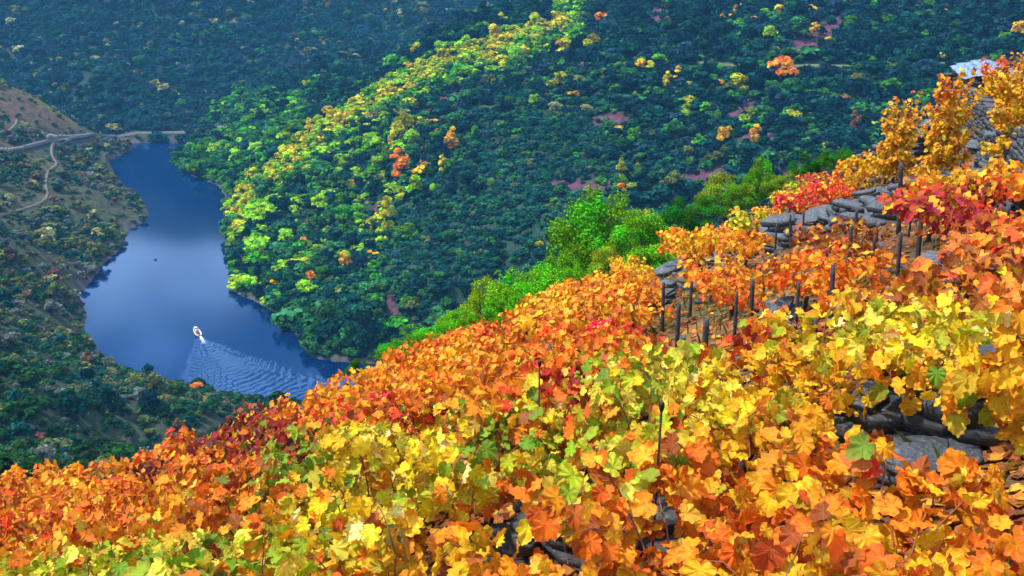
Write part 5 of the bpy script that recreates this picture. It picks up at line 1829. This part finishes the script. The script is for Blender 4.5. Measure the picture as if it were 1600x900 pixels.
# ------------------------------------------------------------------ trees one can pick out on the far hillsides
NT = [  # centre x, y, width, height (px), shape, colour, label
    (707, 225, 20, 30, 'poplar', 'GOLD', 'small cone-shaped yellow tree alone at the edge of the dark scrub'), (627, 265, 32, 38, 'poplar', 'ORANGE', 'orange-topped conical tree, brightest on the hill across the river'),
    (631, 207, 32, 34, 'oak', 'CHART', 'rounded yellow-olive tree above the orange conical tree'), (613, 228, 15, 28, 'poplar', 'YELLOW', 'narrow yellow tree left of the rounded yellow-olive one'),
    (642, 224, 26, 26, 'oak', 'LIME', 'lime tree touching the rounded yellow-olive tree'), (604, 253, 27, 26, 'oak', 'GREEN', 'bright green round tree left of the orange conical tree'),
    (650, 296, 26, 26, 'oak', 'LIME', 'lime green tree below and right of the orange conical tree'), (677, 294, 15, 14, 'bush', 'LIME', 'little lime bush right of the lime green tree'),
    (692, 262, 13, 24, 'poplar', 'YELLOW', 'narrow yellow tree joined to a green one'), (703, 262, 17, 18, 'oak', 'GREEN', 'small green tree joined to the narrow yellow one'),
    (605, 345, 30, 46, 'poplar', 'CHART', 'tall yellow-green tree midway down the hill to the river'), (598, 362, 20, 18, 'bush', 'CHART', 'yellow-green bush at the foot of the tall yellow-green tree'),
    (541, 412, 23, 22, 'oak', 'GOLD', 'golden round tree low on the hill above the bank'), (486, 438, 17, 18, 'poplar', 'ORANGE', 'orange tree low near the river, left of the golden round one'),
    (435, 440, 24, 12, 'bush', 'GOLD', 'flat golden bush just above the river bank'), (475, 382, 17, 14, 'oak', 'ORANGE', 'small orange-pink tree among lime trees above the river'),
    (842, 383, 15, 15, 'bush', 'YELLOW', 'single yellow bush in the dark scrub beside the bright green clump'), (636, 433, 9, 12, 'poplar', 'ORANGE', 'tiny orange tree low in the blue-green trees'),
    (1218, 120, 46, 36, 'oak', 'ORANGE', 'broad orange tree just below the hillside track'), (1130, 218, 25, 26, 'oak', 'GOLD', 'golden tree left of a similar one on the upper right hillside'),
    (1178, 216, 20, 25, 'poplar', 'GOLD', 'golden tree right of a similar one on the upper right hillside'), (1272, 52, 17, 19, 'poplar', 'GOLD', 'small golden tree at the edge of the purple bare patch'),
    (1590, 56, 38, 28, 'oak', 'GOLD', 'golden tree at the right edge of the photo above the hut'), (1472, 18, 13, 10, 'bush', 'ORANGE', 'tiny orange tree near the top right'),
    (938, 32, 22, 14, 'oak', 'ORANGE', 'orange-pink tree near the top of the photo on the ridge'), (968, 205, 24, 18, 'bush', 'GOLD', 'spreading golden bush left of a green tree in the middle of the hill'),
    (990, 218, 23, 24, 'oak', 'GREEN', 'green tree right of the spreading golden bush'), (834, 160, 18, 16, 'oak', 'LIME', 'small lime tree at the top of the dark scrub'),
    (866, 168, 28, 17, 'bush', 'PALE', 'pale grey-green bush beside the small lime tree'), (915, 170, 24, 13, 'bush', 'PALE', 'pale straw-coloured bush right of the grey-green one'),
    (793, 166, 21, 17, 'oak', 'GREEN', 'green tree left of the small lime tree above the scrub'), (1002, 106, 20, 17, 'oak', 'GOLD', 'golden tree among navy trees right of the ridge'),
    (925, 71, 24, 20, 'oak', 'CHART', 'olive-gold tree just below the ridge'), (1041, 131, 16, 22, 'poplar', 'YELLOW', 'narrow yellow tree left of the pair by the navy trees'),
    (1058, 117, 13, 17, 'poplar', 'GOLD', 'small gold tree right of the narrow yellow one'), (1150, 137, 38, 24, 'oak', 'CHART', 'wide yellow-green tree left of the broad orange tree'),
    (1170, 190, 28, 24, 'oak', 'LIME', 'lime tree beside the reddish bare patch'), (1236, 180, 32, 18, 'bush', 'CHART', 'pair-like yellow-green bush below the broad orange tree'),
    (1072, 178, 25, 18, 'oak', 'LIME', 'lime tree left of the reddish bare patch'), (1053, 290, 26, 27, 'oak', 'OLIVE', 'round olive tree above the dark edge tree'),
    (970, 272, 16, 30, 'poplar', 'CHART', 'narrow yellow-green tree above the largest edge tree'), (971, 292, 14, 14, 'bush', 'ORANGE', 'orange bush under the narrow yellow-green tree'),
    (1237, 145, 24, 27, 'oak', 'BGREEN', 'round blue-green tree under the broad orange tree'), (1362, 22, 24, 23, 'pine', 'GREEN', 'round-topped green tree near the top right on dark woodland'),
    (1433, 14, 13, 13, 'bush', 'YELLOW', 'small yellow-green bush near the top edge at the right'), (1200, 60, 28, 24, 'oak', 'LIME', 'lime tree left of the purple bare patch'),
    (1245, 50, 40, 26, 'oak', 'BGREEN', 'broad green tree beside the small golden one'), (1258, 223, 17, 12, 'bush', 'YELLOW', 'bright yellow bush on dark scrub at the upper right'),
    (714, 169, 17, 14, 'bush', 'YELLOW', 'small yellow bush below the ridge'), (881, 80, 30, 22, 'oak', 'YELLOW', 'yellow tree at the upper end of the bright ridge'), (818, 84, 18, 14, 'oak', 'GOLD', 'gold tree half-way along the upper ridge'),
    (742, 208, 18, 22, 'bush', 'GREEN', 'upright bright green bush in the upper scrub'), (793, 238, 18, 10, 'bush', 'DGREEN', 'dark green bush alone in the middle of the scrub'), (885, 240, 20, 13, 'bush', 'DGREEN', 'dark green bush right of the middle of the scrub'),
    (585, 185, 24, 18, 'oak', 'PALE', 'pale pinkish tree below the ridge'), (450, 375, 30, 22, 'oak', 'LIME', 'lime tree near the steep bank above the river'), (505, 320, 34, 24, 'oak', 'LIME', 'lime tree in the bright wood on the lower hill'),
    (540, 342, 30, 28, 'oak', 'GREEN', 'green round tree in the middle of the lower hill'), (640, 370, 40, 24, 'oak', 'GREEN', 'broad green tree below the tall yellow-green one'), (480, 455, 34, 22, 'oak', 'LIME', 'lime spreading tree just above the waterline'),
    (515, 500, 40, 34, 'oak', 'BGREEN', 'big blue-green tree low on the promontory'), (570, 510, 44, 44, 'oak', 'TEAL', 'big teal tree on the promontory beside the vineyard'), (1218, 20, 22, 14, 'oak', 'YELLOW', 'pale yellow tree at the top left of the purple patch'),
    (1120, 190, 20, 20, 'oak', 'GREEN', 'green tree between two reddish bare patches'), (1055, 208, 24, 26, 'oak', 'BGREEN', 'blue-green tree left of the golden pair'), (1300, 150, 50, 16, 'bush', 'BROWN', 'rust-brown thicket right of the broad orange tree'),
    (1335, 195, 18, 26, 'poplar', 'BROWN', 'rust-brown narrow tree left of the golden vines'), (232, 582, 17, 18, 'oak', 'TEAL', 'lone blue-green tree standing at the water on the near left bank'), (305, 604, 26, 12, 'bush', 'ORANGE', 'orange-brown bush on the near left bank'),
    (37, 459, 9, 9, 'bush', 'GOLD', 'little golden bush on the left hillside'), (50, 595, 50, 24, 'oak', 'DGREEN', 'dark green tree on the near left slope'), (115, 640, 54, 40, 'oak', 'TEAL', 'large dark tree at the lower left above the vines'), (40, 650, 60, 42, 'oak', 'DGREEN', 'large dark green tree at the left edge above the vines'),
    (170, 625, 36, 30, 'oak', 'TEAL', 'blue-green round tree right of the large dark tree'), (240, 630, 36, 28, 'oak', 'DTEAL', 'dark round tree near the end of the near left bank'), (330, 640, 30, 22, 'oak', 'DGREEN', 'dark tree at the tip of the near left bank'), (140, 590, 26, 20, 'oak', 'DTEAL', 'black-green tree where the vine strip begins')]

ZWORD = {'far': 'hazy far hillside', 'spur_low': 'spur by narrow water', 'spur_high': 'dark spur behind ridge', 'ridge': 'bright ridge', 'ridge_side': 'below the bright ridge',
         'face_left': 'lower hill above river', 'scrub': 'dark scrub slope', 'face_right': 'upper right hillside', 'face_top': 'top edge of photo', 'face_bottom': 'promontory by the water',
         'left': 'left hillside', 'near_left': 'near slope, lower left'}
CW = dict(TEAL='blue-green', DTEAL='very dark blue-green', BGREEN='cool green', GREEN='bright green', LIME='lime green', CHART='yellow-green', YELLOW='yellow', GOLD='golden', ORANGE='orange', OLIVE='olive', PALE='pale straw-coloured',
          BROWN='brown', GREY='grey-green', DGREEN='dark green', SLATE='slate blue', FARB='hazy blue-green')


def put_tree(p, wpx, hpx, t, shape, colr, rng, lab=None):
    me = PROTO_OBJ[int(rng.choice(SH[shape]))]
    o = obj('hillside_tree', me)
    wm = wpx / FOC * t; hm = hpx / FOC * t * 1.12
    span = {'oak': .78, 'bush': 1.0, 'poplar': .44, 'pine': .62}[shape]
    o.scale = (wm / span, wm / span, hm / (.8 if shape != 'bush' else .78))
    o.location = (p[0], p[1], p[2] - .03 * hm)
    o.rotation_euler = (0, 0, rng.uniform(0, 6.28))
    k = rng.uniform(.9, 1.15)
    o.color = (colr[0] * k, colr[1] * k, colr[2] * k, 1)
    return o


def hillside_trees():
    rng = np.random.default_rng(202)
    hp, ok, t = ground_hits([(a, b + h * .4) for a, b, w_, h, *_ in NT], 100, 1000)
    for (px, py, wpx, hpx, shp, cn, lab), p, tt in zip(NT, hp, t):
        o = put_tree(p, wpx, hpx, tt, shp, PALCOL[cn], rng)
        tag(o, lab, 'tree')
    # the many others
    x, y, z = candidates(9000, 150, 620, rng)
    zn, px, py, dep = zone_of(x, y, z)
    good = ~occluded(x, y, z) & (px > 5) & (px < 1595) & (py > 5) & (soil_at(x, y, px, py) < .3) & (py < 700)
    good &= ~((zn == 'scrub') & (rng.random(len(x)) < .9)) & ~((zn == 'left') & (rng.random(len(x)) < .6))
    i = np.where(good)[0]
    # spread out
    chosen = []
    NP = np.array([(a, b) for a, b, *_ in NT], float)
    for j in i:
        q = np.array([px[j], py[j]])
        if np.min(np.hypot(*(NP - q).T)) < 20: continue
        if chosen and np.min(np.hypot(px[chosen] - px[j], py[chosen] - py[j])) < 21: continue
        chosen.append(j)
        if len(chosen) >= 300 - len(NT) - len(ET): break
    ch = np.array(chosen)
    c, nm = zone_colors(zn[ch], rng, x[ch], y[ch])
    recs = []
    for k, j in enumerate(ch):
        shp = 'bush' if rng.random() < .2 else 'poplar' if nm[k] in ('GOLD', 'YELLOW') and rng.random() < .5 else 'pine' if nm[k] in ('TEAL', 'DTEAL') and rng.random() < .2 else 'oak'
        wpx = rng.uniform(16, 30) * (380 / dep[j]) ** .6
        hpx = wpx * (1.7 if shp in ('poplar', 'pine') else .85) * rng.uniform(.8, 1.1)
        if shp in ('poplar', 'pine'): wpx *= .62; hpx *= .8
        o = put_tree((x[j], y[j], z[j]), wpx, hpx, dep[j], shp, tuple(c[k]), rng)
        recs.append((o, float(px[j]), float(py[j]), nm[k], zn[j], shp))
    shpw = {'oak': 'round tree', 'bush': 'bushy tree', 'poplar': 'narrow tree', 'pine': 'pointed tree'}
    groups = {}
    for r in recs:
        groups.setdefault((CW[r[3]] + ' ' + shpw[r[5]], ZWORD[r[4]]), []).append(r)
    label_groups(groups, 'tree', 'trees ')


ORD = ['', 'first', 'second', 'third', 'fourth', 'fifth', 'sixth', 'seventh', 'eighth', 'ninth', 'tenth']


NUM = ['', 'one', 'two', 'three', 'four', 'five', 'six', 'seven', 'eight', 'nine', 'ten']


def label_groups(groups, cat, gpre):
    """things alike in look and place are told apart by their place among their likes, row by row"""
    for (look, where), rs in groups.items():
        n = len(rs)
        rs.sort(key=lambda r: -r[2])
        nb = max(1, math.ceil(n / 8))
        bands = [rs[len(rs) * k // nb: len(rs) * (k + 1) // nb] for k in range(nb)]
        g = (gpre + look + ' ' + where).strip()
        for bi, bd in enumerate(bands):
            bd = sorted(bd, key=lambda r: r[1])
            m = len(bd)
            row = '' if nb == 1 else ', lower row' if nb == 2 and bi == 0 else ', upper row' if nb == 2 else ', %s row up' % ORD[bi + 1] if bi < 10 else ', topmost row'
            for k, r in enumerate(bd):
                if m == 1: o_ = 'the only one'
                elif m == 2: o_ = 'left of two' if k == 0 else 'right of two'
                else: o_ = '%s of %s from left' % (ORD[k + 1], NUM[m])
                lab = '%s, %s%s, %s' % (look, where, row, o_)
                assert len(lab.split()) <= 16, lab
                tag(r[0], lab, cat, g if n > 1 else None)


hillside_trees()


def label_vines():
    groups = {}
    for root, px, py, cw, place, d in VROOTS:
        groups.setdefault((cw + ' grapevine', place), []).append((root, px, py))
    label_groups(groups, 'grapevine', '')


label_vines()


# ------------------------------------------------------------------ boat
def build_boat():
    bx, by = PZ(308, 520)
    d = Vector((-(.5 * (WK_L[0] + WK_R[0]) - BOAT[0]), -(.5 * (WK_L[1] + WK_R[1]) - BOAT[1]))).normalized()
    # the boat runs along the axis of its wake (local +y forward)
    root = empty('motorboat', (bx, by, 0), .50)
    root.scale = (.78, .78, .78)
    white = simple_mat('white_hull_paint', (.82, .82, .84), .3, .05, 3, .05, .01, .5)
    deckm = simple_mat('pinkish_deck', (.55, .38, .40), .7, .12, 6)
    dark = simple_mat('dark_glass', (.02, .02, .035), .12, .1, 3, 0, .01, .6)
    seatm = simple_mat('maroon_seat', (.34, .16, .20), .6, .2, 8)
    # hull: stations from stern to bow
    st = [(-4.4, 1.25, .75), (-3.0, 1.38, .78), (-1.0, 1.42, .82), (1.0, 1.30, .9), (2.8, .95, 1.02), (4.0, .48, 1.15), (4.7, .05, 1.25)]
    V = []; F = []
    for y, hw, top in st:
        for q in ((-hw, top), (-hw * .92, .25), (-hw * .55, -.2), (0, -.32), (hw * .55, -.2), (hw * .92, .25), (hw, top)):
            V.append((q[0], y, q[1]))
    for i in range(len(st) - 1):
        for k in range(6):
            a = i * 7 + k
            F.append((a, a + 1, a + 8, a + 7))
    n0 = len(V); V.append((0, -4.4, .2))
    for k in range(6): F.append((k + 1, k, n0))
    b = MB(); b.add(V, F)
    b.build('hull', white, root, True)
    # gunwale
    b = MB()
    for s in (-1, 1):
        b.tube([(s * hw * .98, y, top + .02) for y, hw, top in st], .16, 8)
    b.build('gunwale', white, root, True)
    # deck
    V = []; F = []
    for y, hw, top in st:
        V += [(-hw * .93, y, .42 + max(0, y) * .1), (hw * .93, y, .42 + max(0, y) * .1)]
    for i in range(len(st) - 1): F.append((i * 2, i * 2 + 1, i * 2 + 3, i * 2 + 2))
    b = MB(); b.add(V, F); b.build('deck', deckm, root)
    b = MB(); b.add([(-.9, 2.7, 1.0), (.9, 2.7, 1.0), (.5, 4.0, 1.16), (-.5, 4.0, 1.16), (0, 4.65, 1.25)], [(0, 1, 2, 3), (3, 2, 4)])
    b.build('foredeck', white, root)
    b = MB(); b.box((0, .9, .95), (.95, .8, 1.1), None, .85); cons = b.build('console', white, root)
    b = MB(); b.box((0, 1.35, 1.72), (1.35, .1, .6), Matrix.Rotation(.45, 3, 'X'), .8); b.build('windscreen', dark, cons)
    b = MB(); b.box((0, 2.1, 1.95), (1.5, 1.3, .09), None, .9); can = b.build('canopy', white, root, True)
    for sx in (-.6, .6):
        for yy in (1.6, 2.6):
            b = MB(); b.tube([(sx, yy, .5), (sx, yy, 1.93)], .03, 6); b.build('canopy_pole', dark, can)
    for yy in (-.4, -1.5, -2.6):
        b = MB(); b.box((0, yy, .7), (1.5, .5, .35), None, .92); s_ = b.build('seat', seatm, root)
        b = MB(); b.box((0, yy - .27, 1.0), (1.5, .1, .45), Matrix.Rotation(.12, 3, 'X')); b.build('backrest', seatm, s_)
    b = MB(); b.box((0, -4.65, .75), (.5, .45, .7), None, .8); m_ = b.build('outboard_motor', dark, root)
    b = MB(); b.tube([(0, -4.65, .45), (0, -4.7, -.5)], .09, 6); b.build('drive_leg', dark, m_)
    tag(root, 'small white motorboat trailing a fan of ripples on the blue river', 'motorboat')
    # broken water behind the stern
    rng = np.random.default_rng(9)
    b = MB()
    for _ in range(420):
        s = rng.random() ** 1.5 * 9
        q = rng.normal(0, .18 + s * .05)
        lx, ly = .4 + q, -4.9 - s
        r = rng.uniform(.04, .20) * (1 - s / 14)
        pts = [(lx + r * math.cos(a) * rng.uniform(.6, 1.2), ly + r * 2 * math.sin(a) * rng.uniform(.6, 1.2), .10 + rng.uniform(0, .05)) for a in np.linspace(0, 6.28, 6)[:-1]]
        c = len(pts)
        b.add(pts + [(lx, ly, .19)], [(i, (i + 1) % c, c) for i in range(c)])
    fo = b.build('boat_foam', simple_mat('white_foam', (.75, .82, .88), .6, .1, 3))
    fo.location = root.location; fo.scale = root.scale; fo.rotation_euler = root.rotation_euler
    tag(fo, kind='stuff')


build_boat()

# ------------------------------------------------------------------ small things on the left bank
def small_things():
    b = MB(); b.tube([(0, 0, -.3), (0, 0, .1), (0, 0, .45), (0, 0, .6)], [.3, .62, .5, .1], 10)
    x, y = PZ(243, 406)
    o = b.build('buoy', simple_mat('dark_buoy', (.03, .03, .035), .5), None, True, (x, y, 0))
    tag(o, 'tiny dark buoy floating alone upstream of the boat', 'buoy')
    pale = simple_mat('pale_concrete', (.26, .26, .28), .9, .2, .6)
    for a, c, h, lab in (((92, 215), (136, 214), 1.3, 'pale concrete parapet beside the road where it bends round the left hillside'), ((0, 238), (44, 232), 1.6, 'pale retaining wall under the road at the left edge'),
                         ((75, 222), (90, 220), 2.6, 'bright pale wall at the junction of road and path on the left bank')):
        hp, ok, t = ground_hits([a, c], 200, 900)
        p0, p1 = hp
        d = p1 - p0; L = float(np.hypot(d[0], d[1]))
        b = MB()
        k = 8
        for i in range(k):
            s0 = (i + .5) / k
            q = p0 + d * s0
            zz = float(height(np.array([q[0]]), np.array([q[1]]))[0])
            b.box((q[0] - p0[0], q[1] - p0[1], zz + h * .5 + .5 - p0[2]), (L / k * 1.0, .5, h), Matrix.Rotation(math.atan2(d[1], d[0]), 3, 'Z'))
        o = b.build('roadside_wall', pale, None, False, tuple(p0))
        tag(o, lab, 'wall')


small_things()


# ------------------------------------------------------------------ fallen leaves and weeds between the vines
def litter():
    rng = np.random.default_rng(404)
    n = 36000
    a = rng.uniform(-.62, .60, n); r = np.sqrt(rng.uniform(2.2 ** 2, 34 ** 2, n))
    k = rng.random(n) < .35
    r[k] = rng.uniform(2.2, 12, k.sum())
    x, y = r * np.sin(a), r * np.cos(a)
    ok = line_sd(x, y, BREAK) < 1
    x, y, r = x[ok], y[ok], r[ok]
    z = near_h(x, y) + .02
    pos = np.stack([x, y, z], 1)
    nrm = np.array([-.34, .339, 1.0]) + rng.normal(0, .28, (len(x), 3))
    tip = rng.normal(0, 1, (len(x), 3))
    base = np.array([(.45, .14, .035), (.62, .22, .03), (.30, .10, .04), (.75, .42, .05), (.40, .06, .03), (.22, .10, .05)])
    c = base[rng.integers(0, 6, len(x))] * rng.uniform(.6, 1.1, (len(x), 1))
    V, f3, f4, luv, rnd, cc = leaves_arrays(T_FAR, pos, nrm, tip, .10 * rng.uniform(.6, 1.2, len(x)), rng, c, .6)
    me = np_mesh('fallen_leaves', V, f3, [LEAF_A], True, {'leafpos': ('FLOAT_VECTOR', 'POINT', luv), 'leafrnd': ('FLOAT', 'POINT', rnd), 'leafcol': ('FLOAT_COLOR', 'POINT', np.column_stack([cc, np.ones(len(cc))]))})
    tag(obj('fallen_leaves', me), kind='stuff')
    # weeds
    n = 9000
    a = rng.uniform(-.62, .60, n); r = np.sqrt(rng.uniform(2.2 ** 2, 36 ** 2, n))
    x, y = r * np.sin(a), r * np.cos(a)
    ok = (line_sd(x, y, BREAK) < 3) & (fbm(x / 2.2, y / 2.2, 51) > .48)
    x, y = x[ok], y[ok]; z = near_h(x, y)
    m = len(x)
    an = rng.uniform(0, 6.28, m); h = rng.uniform(.08, .28, m); w_ = rng.uniform(.008, .02, m)
    lx = rng.normal(0, .35, m) * h; ly = rng.normal(0, .35, m) * h
    V = np.stack([np.stack([x - w_ * np.cos(an), y - w_ * np.sin(an), z - .02], 1), np.stack([x + w_ * np.cos(an), y + w_ * np.sin(an), z - .02], 1),
                  np.stack([x + lx * .5 + w_ * .6, y + ly * .5, z + h * .6], 1), np.stack([x + lx, y + ly, z + h], 1)], 1).reshape(-1, 3)
    F = np.arange(m * 4).reshape(-1, 4)
    me = np_mesh('weeds', V, F, [simple_mat('dry_and_green_weeds', (.12, .18, .03), .8, .5, 1.5)])
    tag(obj('weeds', me), kind='stuff')


litter()
